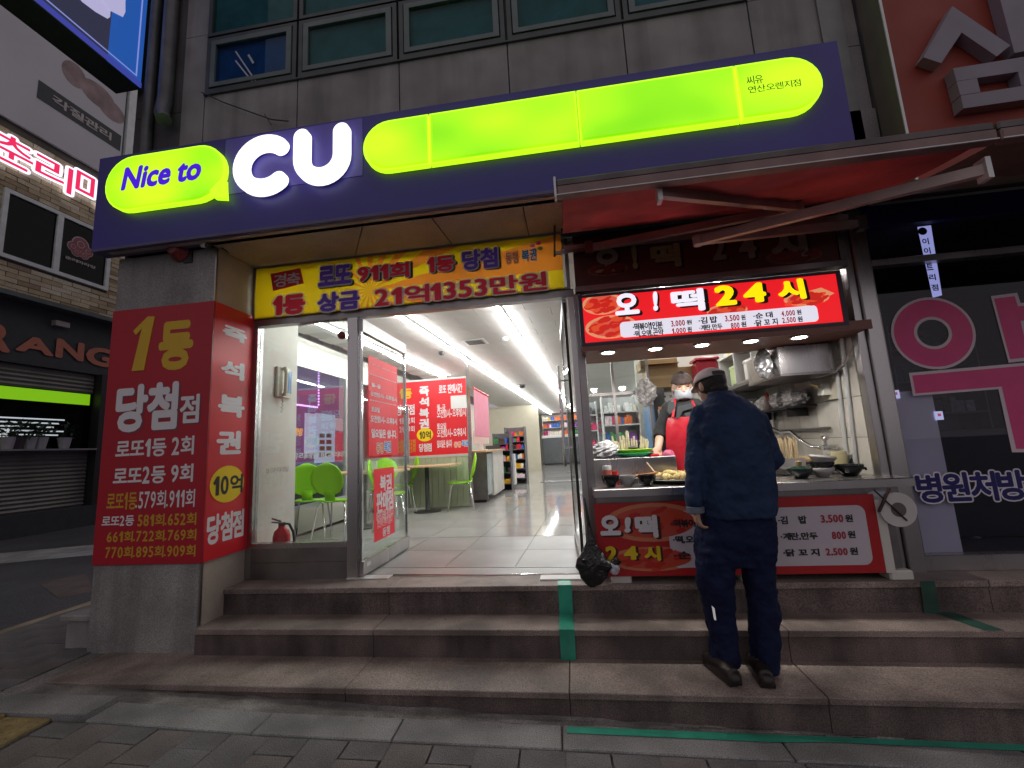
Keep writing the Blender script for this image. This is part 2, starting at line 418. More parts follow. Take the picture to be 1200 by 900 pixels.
# tapes on the steps
t = thing('step_tape', 'green tape strip running down over the three steps below the doorway', 'tape')
for x0, y0, y1, z in ((-.17, -.25, -.02, .003), (-.165, Y2, -.238, Z2 + .003), ):
    MB().add([(x0, y0 - .001, z), (x0 + .095, y0 - .001, z), (x0 + .09, y1, z), (x0 - .005, y1, z)], [(0, 1, 2, 3)]).build('tape_strip', tape_m, t)
for x0, y, z0, z1 in ((-.167, -.2525, Z2, .003), (-.163, Y2 - .0025, Z3, Z2 + .003)):
    MB().add([(x0, y, z0), (x0 + .092, y, z0), (x0 + .095, y, z1), (x0, y, z1)], [(0, 1, 2, 3)]).build('tape_strip', tape_m, t)
t2 = thing('step_tape', 'old dark green tape on the shaded steps at the right end', 'tape')
old = mat('old_green_tape', (.03, .10, .075), .6, var=.3, stain=.4)
MB().add([(2.08, -.2525, Z2), (2.17, -.2525, Z2), (2.17, -.2525, .002), (2.09, -.2525, .002)], [(0, 1, 2, 3)]).build('tape_strip', old, t2)
MB().add([(2.2, Y2, Z2 + .003), (2.3, Y2, Z2 + .003), (2.25, -.238, Z2 + .003), (2.14, -.238, Z2 + .003)], [(0, 1, 2, 3)]).build('tape_strip', old, t2)

YC_ = W(347, 500, X=-2.745).y
# ================================================================== THE STORE BUILDING
bld = thing('store_building', 'grey granite clad building that holds the corner shop, dark windows above', 'building')
# pillar: core and cladding panels
box('pillar_core', granite, -3.625, -2.755, -.445, -.02, -.9, 2.66, bld)
box('inner_cladding', mat('offwhite_board', (.68, .66, .60)), -3.59, -2.745, -.018, YC_, 0, 2.66, bld)
box('pillar_panel', granite, -3.64, -2.742, -.462, -.4455, -.40, .245, bld)
box('pillar_panel', granite, -3.64, -2.742, -.462, -.4455, 2.24, 2.69, bld)
box('pillar_panel', granite, -3.64, -2.742, -.462, -.4455, .249, 2.236, bld)
box('pillar_reveal', granite_in, -2.7545, -2.738, -.445, 0, 2.24, 2.69, bld)
box('pillar_reveal', granite_in, -2.7545, -2.738, -.445, 0, -.40, .25, bld)
box('pillar_reveal', granite_in, -2.7545, -2.738, -.445, 0, .253, 2.237, bld)
box('corner_trim', steel_dark, -2.741, -2.728, -.466, -.448, -.19, .245, bld)
box('corner_trim', steel_dark, -2.741, -2.728, -.466, -.448, 2.24, 2.685, bld)
# soffit panels over the entrance
sx = [-2.735, -1.71, -.9, -.24, .02]
box('soffit_backing', black, -3.6, 8, -.58, .3, 2.725, 2.78, bld)
SJ = [(-2.735, -2.735, -1.80, -1.44), (-1.79, -1.43, -.885, -.925), (-.875, -.915, -.235, -.235), (-.225, -.225, .9, .9)]
for a0, a1, c0, c1 in SJ:
    MB().add([(a0, 0, 2.69), (c0, 0, 2.69), (c1, -.545, 2.69), (a1, -.545, 2.69), (a0, 0, 2.72), (c0, 0, 2.72), (c1, -.545, 2.72), (a1, -.545, 2.72)],
             [(0,3,2,1),(4,5,6,7),(0,1,5,4),(1,2,6,5),(2,3,7,6),(3,0,4,7)]).build('soffit_panel', granite_in, bld)
box('soffit_panel', granite_in, -3.6, .9, -.585, -.55, 2.685, 2.715, bld)
box('soffit_panel', granite_in, .91, 8, -.58, 0, 2.69, 2.72, bld)
# upper wall: cladding panels row, joints recessed
box('wall_core', black, -3.62, 2.2, -.43, 0, 2.78, 9, bld)
jx = [-2.93, -2.06, -1.17, -.28, .61, 1.50, 2.19]
for a, c in zip(jx[:-1], jx[1:]):
    for z0, z1 in ((3.05, 3.60), (3.606, 4.10)) + (((4.106, 4.9), (4.906, 5.8)) if a > 1.4 else ()):
        box('wall_panel', granite, a + .005, c - .005, -.455, -.42, z0, z1, bld)
for z0, z1 in ((3.05, 3.655), (3.66, 4.72), (4.725, 5.9), (5.905, 7)):
    box('wall_panel', granite, -3.15, -2.935, -.455, -.42, z0, z1, bld)
dk = mat('shaded_granite', (.10, .095, .10), .8, var=.3, scale=2, speck=.3, stain=.4)  # shade of the corner recess put into a darker granite
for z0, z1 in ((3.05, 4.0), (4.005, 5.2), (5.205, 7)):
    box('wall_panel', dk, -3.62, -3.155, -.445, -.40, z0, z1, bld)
box('side_wall', granite, -3.642, -3.60, -.42, 14, 2.6, 9, bld)
box('side_wall', granite, -3.642, -3.60, 3.5, 14, -.4, 2.6, bld)
# right jamb of upper wall
box('wall_panel', granite, 2.0, 2.19, -.47, -.44, 2.75, 3.1, bld)
# windows on the upper floor
glow = glass('blue_tinted_glass', (.5, .8, 1.0), .45)
wx = [-2.93, -2.06, -1.17, -.28, .61, 1.50]
for i, (a, c) in enumerate(zip(wx[:-1], wx[1:])):
    f = MB(); z0, z1 = 4.115, 4.66
    for x0, x1, zz0, zz1 in ((a+.01, a+.045, z0, z1), (c-.045, c-.01, z0, z1), (a+.045, c-.045, z0, z0+.04), (a+.045, c-.045, z1-.035, z1)):
        f.box(x0, x1, -.47, -.42, zz0, zz1)
    w = f.build('window', dark_frame, bld)
    f = MB()
    for x0, x1, zz0, zz1 in ((a+.055, a+.10, z0+.05, z1-.04), (c-.10, c-.055, z0+.05, z1-.04), (a+.10, c-.10, z0+.05, z0+.09), (a+.10, c-.10, z1-.085, z1-.04)):
        f.box(x0, x1, -.478, -.44, zz0, zz1)
    f.build('sash', green_frame, w)
    box('pane', glow if i == 0 else dark_glass, a + .10, c - .10, -.462, -.458, z0 + .09, z1 - .085, w)
    # tall fixed pane above
    f = MB()
    for x0, x1, zz0, zz1 in ((a+.01, a+.045, z1+.02, 6.1), (c-.045, c-.01, z1+.02, 6.1), (a+.045, c-.045, z1+.02, z1+.05), (a+.045, c-.045, 6.07, 6.1)):
        f.box(x0, x1, -.47, -.42, zz0, zz1)
    w = f.build('window', dark_frame, bld)
    box('pane', dark_glass, a + .045, c - .045, -.452, -.448, z1 + .05, 6.07, w)
    box('room_back', mat('dim_room_green', [(.04,.08,.14),(.022,.052,.052),(.02,.058,.04),(.018,.052,.03),(.01,.03,.018)][i], .9, var=.3), a + .02, c - .02, -.4305, -.428, 4.13, 6.1, bld)
box('sill_strip', dark_frame, -2.93, 1.5, -.475, -.42, 4.1005, 4.114, bld)
# three pale slanted stripes on the first window
p = MB(); a = W(276, 62, Y=-.47)
for x0, y0, x1, y1 in ((276, 60, 303, 100), (276, 71, 300, 101)):
    p.beam(W(x0, y0, Y=-.468), W(x1, y1, Y=-.468), .012, .002, (0, 1, 0))
p.beam(W(291, 64, Y=-.468), W(297, 74, Y=-.468), .018, .002, (0, 1, 0))
o = p.build('window_stripes', mat('pale_stripes', (.45, .5, .55), .5)); tag(o, 'pale slanted stripes on the blue first floor window at the building corner', 'sticker')
# rain pipes in the dark corner left of the windows
pm = mat('old_drain_pipe', (.11, .11, .115), .45, .2, var=.3)
b = MB(); b.tube([(-3.27, -.50, 7), (-3.27, -.50, 4.1), (-3.26, -.53, 3.93), (-3.2, -.56, 3.84)], .055, 12)
o = b.build('drain_pipe', pm, smooth=True); tag(o, 'dark round drain pipe with an elbow at the foot beside the blue projecting sign', 'pipe')
b = MB(); b.tube([(-3.44, -.49, 7), (-3.44, -.49, 3.55)], .04, 10)
o = b.build('drain_pipe', pm, smooth=True); tag(o, 'thinner straight drain pipe in the shaded corner above the long shop sign', 'pipe')
b = MB(); pts = [W(x, y, Y=-.50) for x, y in ((236, 108), (262, 120), (290, 130), (318, 140), (338, 142))]
b.tube(pts, .005, 6); b.tube([W(310, 134, Y=-.50), W(318, 146, Y=-.50)], .004, 6)
o = b.build('loose_cable', black); tag(o, 'thin black cable sagging across the wall above the white letters', 'cable')

# ================================================================== LONG SHOP SIGN
YS = -.62
sign = thing('shop_sign', 'long violet blue fascia sign with glowing green capsules and white letters', 'shop sign')
box('sign_board', blueboard, -3.715, 1.93, YS, -.47, 2.715, 3.515, sign)
box('lower_trim', mat('violet_trim', (.10, .085, .20), .5), -3.712, 1.928, YS - .004, -.50, 2.69, 2.712, sign)
glowgreen = None
hots = [(-1.22, -.68, 3.22), (1.65, -.68, 3.25), (-3.1, -.68, 3.22)]
def lit_panel(name, c, lo, hi, scale=3.0):
    m = bpy.data.materials.new(name); m.use_nodes = True; N = m.node_tree.nodes; L = m.node_tree.links
    b = N['Principled BSDF']; b.inputs['Base Color'].default_value = (*[v*.6 for v in c], 1); b.inputs['Roughness'].default_value = .35
    tc = N.new('ShaderNodeTexCoord'); n = N.new('ShaderNodeTexNoise'); n.inputs['Scale'].default_value = scale; n.inputs['Detail'].default_value = 1
    mp = N.new('ShaderNodeMapping'); mp.inputs['Scale'].default_value = (1, 1, 1.6)
    L.new(tc.outputs['Object'], mp.inputs[0]); L.new(mp.outputs[0], n.inputs['Vector'])
    mr = N.new('ShaderNodeMapRange'); mr.inputs[1].default_value = .35; mr.inputs[2].default_value = .68; mr.inputs[3].default_value = lo; mr.inputs[4].default_value = hi
    L.new(n.outputs['Fac'], mr.inputs[0]); L.new(mr.outputs[0], b.inputs['Emission Strength'])
    cr = N.new('ShaderNodeValToRGB'); cr.color_ramp.elements[0].position = .36; cr.color_ramp.elements[0].color = (.22, .80, .003, 1); cr.color_ramp.elements[1].position = .85; cr.color_ramp.elements[1].color = (.66, 1.10, .010, 1)
    f_ = n.outputs['Fac']
    sp = N.new('ShaderNodeSeparateXYZ'); L.new(tc.outputs['Object'], sp.inputs[0])
    for hx in hots:
        d = N.new('ShaderNodeVectorMath'); d.operation = 'DISTANCE'; d.inputs[1].default_value = (hx[0], hx[1], hx[2]); L.new(tc.outputs['Object'], d.inputs[0])
        mr2 = N.new('ShaderNodeMapRange'); mr2.inputs[1].default_value = 0; mr2.inputs[2].default_value = .40; mr2.inputs[3].default_value = .34; mr2.inputs[4].default_value = 0; L.new(d.outputs['Value'], mr2.inputs[0])
        ad = N.new('ShaderNodeMath'); ad.operation = 'ADD'; L.new(f_, ad.inputs[0]); L.new(mr2.outputs[0], ad.inputs[1]); f_ = ad.outputs[0]
    L.new(f_, cr.inputs[0]); L.new(cr.outputs[0], b.inputs['Emission Color']); return m
gl1 = lit_panel('green_light_panel', (.36, .95, .004), .72, .84, 1.3)
gledge = emit('green_light_rim', (.45, 1.0, .01), 1.35)
YF = YS - .06
def capsule(x0, x1, z0, z1, cap_l, cap_r, name, n=14):
    r = (z1 - z0) / 2; zc = (z0 + z1) / 2; P = []
    if cap_r: P += [(x1 - r + r*math.cos(t), zc + r*math.sin(t)) for t in [math.pi/2 - math.pi*k/n for k in range(n + 1)]]
    else: P += [(x1, z1), (x1, z0)]
    if cap_l: P += [(x0 + r - r*math.cos(t), zc - r*math.sin(t)) for t in [math.pi/2 - math.pi*k/n for k in range(n + 1)]]
    else: P += [(x0, z0), (x0, z1)]
    body = MB().prism(P, YF + .012, YS - .005).build(name, gledge, sign)
    # slightly smaller domed face
    cx, cz = (x0 + x1) / 2, zc; q = .011; b = MB()
    def sh(p, d):
        return (p[0] - d * ((p[0] > cx) - (p[0] < cx)), cz + (p[1] - cz) * (1 - d / r))
    P2 = [sh(p, q) for p in P]; P3 = [sh(p, q + .012) for p in P]; n_ = len(P)
    b.add([(x, YF + .0115, z) for x, z in P2] + [(x, YF, z) for x, z in P3], [tuple(range(n_, 2*n_))] + [(i, (i+1) % n_, n_ + (i+1) % n_, n_ + i) for i in range(n_)])
    b.build('light_face', gl1, body)
    return body
zt, zb = 3.455, 3.055
pz = [W(x, y, Y=YF) for x, y in ((675, 105), (677, 165), (590, 118), (590, 180), (190, 176), (190, 241), (122, 213), (264, 205), (424, 170), (967, 98), (502, 150), (864, 95))]
print('SIGN', [tuple(round(c, 3) for c in p) for p in pz])
zt = (pz[0].z + pz[2].z) / 2; zb = (pz[1].z + pz[3].z) / 2
xe = [pz[8].x, pz[10].x, pz[0].x, pz[11].x, pz[9].x]
for i in range(4):
    capsule(xe[i] + .004, xe[i+1] - .004, zb, zt, i == 0, i == 3, 'green_panel')
# speech bubble capsule
z1_, z0_ = pz[4].z, pz[5].z
bub = capsule(pz[6].x, pz[7].x - .02, z0_ + .01, z1_ - .0, True, True, 'speech_bubble')
a = W(262, 222, Y=YF)
MB().prism([(a.x - .13, z0_ + .09), (a.x - .1, z0_ + .02), (a.x + .0, z0_ + .0), (a.x - .01, z0_ + .09), (a.x - .015, z0_ + .16)], YF + .002, YS - .004).build('bubble_tail', gledge, sign)
vio = mat('violet_lettering', '#4a1fd0', .5, var=0, emis=.55, ecol=rgb('#4a10e0'))

letters('Nice to', (W(143, 224, Y=YF).x, YF, W(143, 224, Y=YF).z), (W(236, 209, Y=YF).x - W(143, 224, Y=YF).x, 0, 0), (0, 0, W(160, 194, Y=YF).z - W(160, 221, Y=YF).z), vio, sign, bold=.042, slant=.04)
# small shop name at the right end
Lpx('씨유', 874, 90, 895, 97.2, YF, blackprint, sign, bold=.006)
Lpx('연산오렌지점', 876, 101.6, 939, 100.6, YF, blackprint, sign, bold=.006)
# big white letters
def stroke(path, r, y0, y1, name, m, n=12):
    L_, R_ = [], []
    P = [Vector((p[0], 0, p[1])) for p in path]
    for i, p in enumerate(P):
        d = (P[min(i+1, len(P)-1)] - P[max(i-1, 0)]).normalized(); nrm = Vector((-d.z, 0, d.x))
        L_.append(p + nrm*r); R_.append(p - nrm*r)
    def cap(c, a, b_):
        a0 = math.atan2((a - c).z, (a - c).x)
        return [c + Vector((math.cos(a0 - math.pi*k/n)*r, 0, math.sin(a0 - math.pi*k/n)*r)) for k in range(1, n)]
    b = MB(); k = len(P)
    # ribbon as quads front and back, plus side walls
    vs = [(v.x, y0, v.z) for v in L_] + [(v.x, y0, v.z) for v in R_] + [(v.x, y1, v.z) for v in L_] + [(v.x, y1, v.z) for v in R_]
    fs = []
    for i in range(k - 1):
        fs += [(i, i+1, k+i+1, k+i), (2*k+i, 2*k+i+1, 3*k+i+1, 3*k+i), (i, i+1, 2*k+i+1, 2*k+i), (k+i, k+i+1, 3*k+i+1, 3*k+i)]
    b.add(vs, fs)
    for c, a in ((P[-1], L_[-1]), (P[0], R_[0])):
        q = [a] + cap(c, a, None) + [2*c - a]
        b.prism([(v.x, v.z) for v in q], y0, y1)
    return b.build(name, m, sign)
wh = emit('white_light_letter', (.93, .94, 1.0), 1.35)
YL = YS - .065
cC = W(320, 187, Y=YL); cR = W(274.5, 192, Y=YL); cT = W(322, 156, Y=YL); cB = W(318, 226, Y=YL)
R_ = (cT.z - cB.z) / 2; zc = (cT.z + cB.z) / 2; th = R_ * .26; rr = R_ - th
arc = [(cR.x + R_ + rr*math.cos(t) * 1.06, zc + rr*math.sin(t)) for t in [math.radians(50 + 260*k/30) for k in range(31)]]
stroke(arc, th, YL, YS - .03, 'letter_c', wh)
uL = W(343.5, 180, Y=YL).x; uR = W(409, 170, Y=YL).x; zuT = W(375, 147.5, Y=YL).z; zuB = W(372, 215, Y=YL).z
rw = (uR - uL) / 2 - th; cx = (uL + uR) / 2
up_ = [(cx - rw, zuT - th), (cx - rw, (zuT + zuB) / 2)] + [(cx - rw*math.cos(t), zuB + th + rw - rw*math.sin(t)) for t in [math.pi*k/16 for k in range(17)]] + [(cx + rw, (zuT + zuB) / 2), (cx + rw, zuT - th)]
stroke(up_, th, YL, YS - .03, 'letter_u', wh)
for a in (arc, up_):
    stroke([(x + .0, z - .0) for x, z in a], th * .8, YS - .03, YS, 'letter_mount', blueboard)
# back glow of the letters put into a paler violet field on the board
gh = mat('glow_violet', (.14, .11, .48), .45, var=.05)
g1 = W(300, 150, Y=YS); 
MB().prism([(W(265, 165, Y=YS).x, zb + .02), (W(425, 165, Y=YS).x, zb + .02), (W(425, 140, Y=YS).x, 3.5), (W(265, 165, Y=YS).x, 3.5)], YS - .0035, YS - .0005).build('glow_field', gh, sign)

# ================================================================== RED LOTTERY SIGN ON THE PILLAR
ps = thing('pillar_sign', 'red lottery sign wrapped round the left pillar with gold and white lettering', 'sign')
YPF = -.475
box('front_panel', darkred, -3.642, -2.722, YPF, -.4635, .25, 2.235, ps)
box('side_panel', red, -2.7365, -2.722, YPF + .0145, -.004, .25, 2.235, ps)
box('corner_strip', mat('red_edge_strip', '#a01525', .35), -2.727, -2.7185, YPF - .003, YPF + .009, .25, 2.235, ps)
def LP(s, x0, y0, x1, y1, m=whiteprint, **k): Lpx(s, x0, y0, x1, y1, YPF, m, ps, **k)
shade = mat('print_shadow_red', '#5c0f1c', .5, var=0)
# slanted figure one
q = [W(x, y, Y=YPF) for x, y in ((157, 388), (174, 371), (182, 371), (169, 434), (155, 435), (167, 385), (160, 393))]
b = MB(); b.prism([(p.x, p.z) for p in (q[0], q[1], q[2], q[3], q[4], q[5], q[6])], YPF - .006, YPF); b.build('lettering', goldprint, ps)
LP('등', 188, 378, 225, 432, goldprint, bold=.05)
sh_ = [(mat('print_shadow', '#7a4658', .5, var=0), 0, (.045, -.03))]
LP('당첨', 138, 452, 207, 503, bold=.045, layers=sh_)
LP('점', 212, 463, 233, 495, bold=.03, layers=sh_)
LP('로또1등 2회', 136.7, 516, 227, 532.5, bold=.025)
LP('로또2등 9회', 133.7, 548, 226, 564.5, bold=.025)
dgold = mat('dull_gold_print', '#c99a2c', .5, var=.04)
LP('로또1등', 126, 578, 160, 597, dgold, bold=.02)
LP('.579회.911회', 160, 576, 228, 594, bold=.015)
LP('로또2등', 120, 605, 157, 616, bold=.025)
LP('581회.652회', 162, 603, 230, 615, dgold, bold=.025)
LP('661회.722회.769회', 126, 623, 230, 633, dgold, bold=.025)
LP('770회.895회.909회', 124, 641, 229, 652, dgold, bold=.025)
XS_ = -2.722
def LX(s, x0, y0, x1, y1, m=whiteprint, **k):
    a = W(x0, y0, X=XS_); c = W(x1, y1, X=XS_)
    letters(s, (XS_, a.y, c.z), (0, c.y - a.y, 0), (0, 0, a.z - c.z), m, ps, **k)
LX('즉', 261, 379, 289, 404, bold=.05); LX('석', 259, 420, 286, 447, bold=.05)
LX('복', 256, 461, 286, 490, bold=.05); LX('권', 254, 504, 282, 532, bold=.05)
c = W(266.5, 567, X=XS_)
vs = [(XS_ + .003, c.y + .172*math.cos(t), c.z + .142*math.sin(t)) for t in [2*math.pi*k/32 for k in range(32)]]
MB().add(vs, [tuple(range(32))]).build('yellow_oval', yellow, ps)
XS_ += .003; LX('10억', 250, 558, 284, 577, blackprint, bold=.03); XS_ -= .003
LX('당첨점', 243, 604, 285, 628, bold=.04)

# alarm siren and camera above the pillar sign
s = thing('alarm_siren', 'dusty red alarm siren dome up on the pillar under the long shop sign', 'alarm siren')
a = W(209, 294, Y=-.49)
MB().lathe((a.x, -.462, a.z), [(.085, 0), (.085, .02), (.075, .03), (.065, .06), (.045, .09), (.0, .10)], 18, 'Y').build('dome', mat('dusty_red_plastic', (.30, .045, .05), .45, var=.4, scale=30, stain=.5), s, smooth=True)
box('bracket', black, a.x + .03, a.x + .11, -.475, -.462, a.z - .10, a.z + .05, s)
s = thing('security_camera', 'small white bullet camera with loose cable under the sign at the pillar corner', 'security camera')
a = W(240, 286, Y=-.50); c = W(249, 296, Y=-.56)
MB().tube([a + Vector((-.03, 0, .04)), a + Vector((0, 0, .0)), a + Vector((.02, -.02, -.03))], .012, 8).tube([a + Vector((-.02, .0, .035)), a + Vector((-.02, .04, .06))], .02, 8).build('bracket', white, s, smooth=True)
MB().tube([a + Vector((.0, -.02, -.02)), a + Vector((.075, -.05, -.045))], [.02, .024], 12).build('camera_body', white, s, smooth=True)
MB().tube([a + Vector((.072, -.048, -.044)), a + Vector((.088, -.054, -.05))], [.024, .022], 12).build('lens_hood', black, s, smooth=True)
cb = MB(); cb.tube([W(250, 285, Y=-.47), W(262, 292, Y=-.44), W(278, 303, Y=-.2), W(296, 311, Y=-.06)], .006, 6)
cb.build('cable', black, s)

# ================================================================== BANNER OVER THE DOOR
bn = thing('lottery_banner', 'yellow and orange lottery banner stretched above the shop doorway', 'banner')
def translucent(m, f=.5):
    nt = m.node_tree; N = nt.nodes; L = nt.links; b = N['Principled BSDF']; t = N.new('ShaderNodeBsdfTranslucent'); mx = N.new('ShaderNodeMixShader'); mx.inputs[0].default_value = f
    if b.inputs['Base Color'].is_linked: L.new(b.inputs['Base Color'].links[0].from_socket, t.inputs['Color'])
    else: t.inputs['Color'].default_value = b.inputs['Base Color'].default_value
    L.new(b.outputs[0], mx.inputs[1]); L.new(t.outputs[0], mx.inputs[2]); L.new(mx.outputs[0], N['Material Output'].inputs[0]); return m
def banner_mat():
    m = bpy.data.materials.new('sunburst_banner'); m.use_nodes = True; N = m.node_tree.nodes; L = m.node_tree.links; b = N['Principled BSDF']
    b.inputs['Roughness'].default_value = .42
    tc = N.new('ShaderNodeTexCoord'); sp = N.new('ShaderNodeSeparateXYZ'); L.new(tc.outputs['Object'], sp.inputs[0])
    def M_(op, a, b_=None):
        n = N.new('ShaderNodeMath'); n.operation = op
        for i, v in enumerate((a, b_)):
            if v is None: continue
            if isinstance(v, (int, float)): n.inputs[i].default_value = v
            else: L.new(v, n.inputs[i])
        return n.outputs[0]
    ang = M_('ARCTAN2', M_('SUBTRACT', sp.outputs['Z'], 2.36), M_('SUBTRACT', sp.outputs['X'], -1.62))
    s_ = M_('SINE', M_('MULTIPLY', ang, 17))
    cr = N.new('ShaderNodeValToRGB'); cr.color_ramp.elements[0].position = .47; cr.color_ramp.elements[0].color = (*rgb('#eecb10'), 1)
    cr.color_ramp.elements[1].position = .53; cr.color_ramp.elements[1].color = (*rgb('#e8892a'), 1)
    # orange only on the right half
    fx = N.new('ShaderNodeMapRange'); fx.inputs[1].default_value = -2.2; fx.inputs[2].default_value = -1.5
    L.new(sp.outputs['X'], fx.inputs[0])
    f = M_('MULTIPLY', M_('MULTIPLY_ADD', s_, .5), fx.outputs[0])
    n = N.new('ShaderNodeMath'); n.operation = 'ADD'; n.inputs[1].default_value = .5; L.new(M_('MULTIPLY', s_, .5), n.inputs[0])
    L.new(M_('MULTIPLY', n.outputs[0], fx.outputs[0]), cr.inputs[0]); L.new(cr.outputs[0], b.inputs['Base Color'])
    bp = N.new('ShaderNodeBump'); bp.inputs['Strength'].default_value = .35; bp.inputs['Distance'].default_value = .02
    nz = N.new('ShaderNodeTexNoise'); nz.inputs['Scale'].default_value = 9; mp = N.new('ShaderNodeMapping'); mp.inputs['Scale'].default_value = (1.3, 1, .5)
    L.new(tc.outputs['Object'], mp.inputs[0]); L.new(mp.outputs[0], nz.inputs['Vector']); L.new(nz.outputs['Fac'], bp.inputs['Height']); L.new(bp.outputs[0], b.inputs['Normal'])
    return m
YB = -.06
bx0, bx1, bz0, bz1 = -2.70, .03, 2.20, 2.665
b = MB(); rows = []
for j in range(9):
    rows.append([(bx0 + (bx1 - bx0)*i/48, YB - .008*math.sin(i*.7 + j*.5) * math.sin(j*math.pi/8) - .004*math.sin(i*1.9), bz0 + (bz1 - bz0)*j/8) for i in range(49)])
b.strip(rows); b.build('banner_cloth', translucent(banner_mat(), .42), bn, smooth=True)
whb = translucent(mat('white_outline', (1.0, .99, 1.0), .5, var=0), .72); bk = translucent(mat('banner_black', (.03, .03, .03), .5, var=0), .3); purple = mat('banner_purple', '#6a3cc0', .5, var=.03); bred = mat('banner_red', '#ff2040', .5, var=.03)
def LB(s, x0, y0, x1, y1, m, y=YB - .014, **k): Lpx(s, x0, y0, x1, y1, y, m, bn, **k)
outl = lambda r=.065, sh=True: ([(bk, r * .9, (.09, -.05))] if sh else []) + [(whb, r, (0, 0))]
q = [W(x, y, Y=YB - .013) for x, y in ((317, 321), (352, 314), (356, 332), (320, 341))]
MB().add(q, [(0, 1, 2, 3)]).build('red_patch', redprint, bn)
LB('경축', 321, 322, 352, 334, whb, bold=.02)
LB('로또', 373, 313, 412, 332, purple, bold=.045, layers=outl())
LB('911회', 419, 313, 480, 324.5, bred, bold=.045, layers=outl())
LB('1등', 500, 302, 533, 317, bred, bold=.045, layers=outl())
LB('당첨', 541, 294, 584, 313, purple, bold=.045, layers=outl())
LB('동행', 592, 296, 608, 308, mat('orange_print', '#e07b28', .5), bold=.03, layers=[(whb, .05, (0, 0))])
LB('복권', 611, 293, 629.5, 305, mat('sky_blue_print', '#2f8fd0', .5), bold=.03, layers=[(whb, .05, (0, 0))])
for dx, dy, cc in ((-4, 0, '#e58ac0'), (3, -3, '#c7307a'), (5, 3, '#7ab648'), (-2, 5, '#3f7bd0')):
    a = W(628 + dx, 288 + dy, Y=YB - .016); disc(mat('petal_' + cc[1:], cc, .5, var=0), a.x, a.z, .022, .016, YB - .016, 'logo_petal', bn, n=10)
LB('1등', 320, 347.5, 358, 367, bred, bold=.06, layers=outl(.08, False))
LB('상금', 372, 344, 422, 361.5, purple, bold=.05, layers=outl(.08, False))
LB('21억1353만원', 439, 339, 642, 339.5, bred, bold=.032, layers=outl(.075, False))

# ================================================================== SHOPFRONT
sf = thing('shopfront', 'stainless steel shopfront frame with the fixed window left of the open doorway', 'shopfront')
box('frame_post', steel, -2.735, -2.682, -.035, .035, .0, 2.2, sf)
box('frame_post', steel, -1.838, -1.752, -.035, .035, .0, 2.2, sf)
box('frame_post', steel, .052, .10, -.03, .03, .0, 2.2, sf)
box('head_rail', steel_dark, -2.735, .10, -.037, .037, 2.14, 2.2, sf)
box('banner_frame', steel_dark, -2.735, .05, -.05, .03, 2.2005, 2.215, sf)
box('banner_frame', steel_dark, -2.735, -2.705, -.05, .03, 2.215, 2.685, sf)
box('banner_frame', steel_dark, -2.705, .05, -.05, .03, 2.665, 2.688, sf)
box('banner_frame', steel_dark, .05, .08, -.05, .03, 2.2, 2.688, sf)
box('transom_pane', clear, -2.7, .05, .02, .025, 2.2, 2.66, sf)
box('sill_rail', steel, -2.682, -1.838, -.036, .036, .245, .285, sf)
box('kick_panel', steel_dark, -2.682, -1.838, -.03, .03, .135, .245, sf)
box('kick_panel', steel_dark, -2.682, -1.838, -.027, .03, .0, .132, sf)
box('pane', clear, -2.682, -1.838, -.005, .003, .285, 2.14, sf)
# door closer plates on the floor
plate = mat('floor_hinge_plate', (.62, .64, .62), .35, .7, var=.1)
o = box('floor_plate', plate, -1.84, -1.49, -.055, .05, .001, .008, None, .002); tag(o, 'flat metal hinge plate on the threshold under the open glass door', 'hinge plate')
o = box('floor_plate', mat('white_plate', (.72, .72, .70), .4, var=.1), -.30, .06, -.14, -.04, .001, .010, None, .002); tag(o, 'white plate on the threshold beside the hanging black bag, green tape across it', 'hinge plate')
o = box('threshold', chrome, -1.48, -.30, .0, .012, .001, .008); tag(o, 'thin shiny metal threshold strip across the open doorway', 'threshold')
# open glass door (left leaf, swung inwards)
gd = thing('glass_door', 'glass door leaf swung open into the shop, red posters stuck on it', 'glass door', (-1.735, -.005, 0), math.radians(90))
b = MB(); DW = .985
box('pane', clear, .02, DW - .02, -.006, .006, .11, 2.02, gd)
box('top_rail', alu, 0, DW, -.022, .022, 2.02, 2.13, gd)
box('bottom_rail', steel, 0, DW, -.022, .022, .012, .12, gd)
box('edge_rail', chrome, -.005, .02, -.012, .012, .12, 2.02, gd)
box('edge_rail', chrome, DW - .02, DW, -.012, .012, .12, 2.02, gd)
MB().tube([(DW - .07, -.05, .85), (DW - .07, -.05, 1.45)], .014, 10).tube([(DW - .07, -.05, .93), (DW - .07, 0, .93)], .009, 8).tube([(DW - .07, -.05, 1.37), (DW - .07, 0, 1.37)], .009, 8).build('handle', chrome, gd, smooth=True)
box('label_sticker', white, .05, .12, -.0235, -.022, .07, .10, gd)
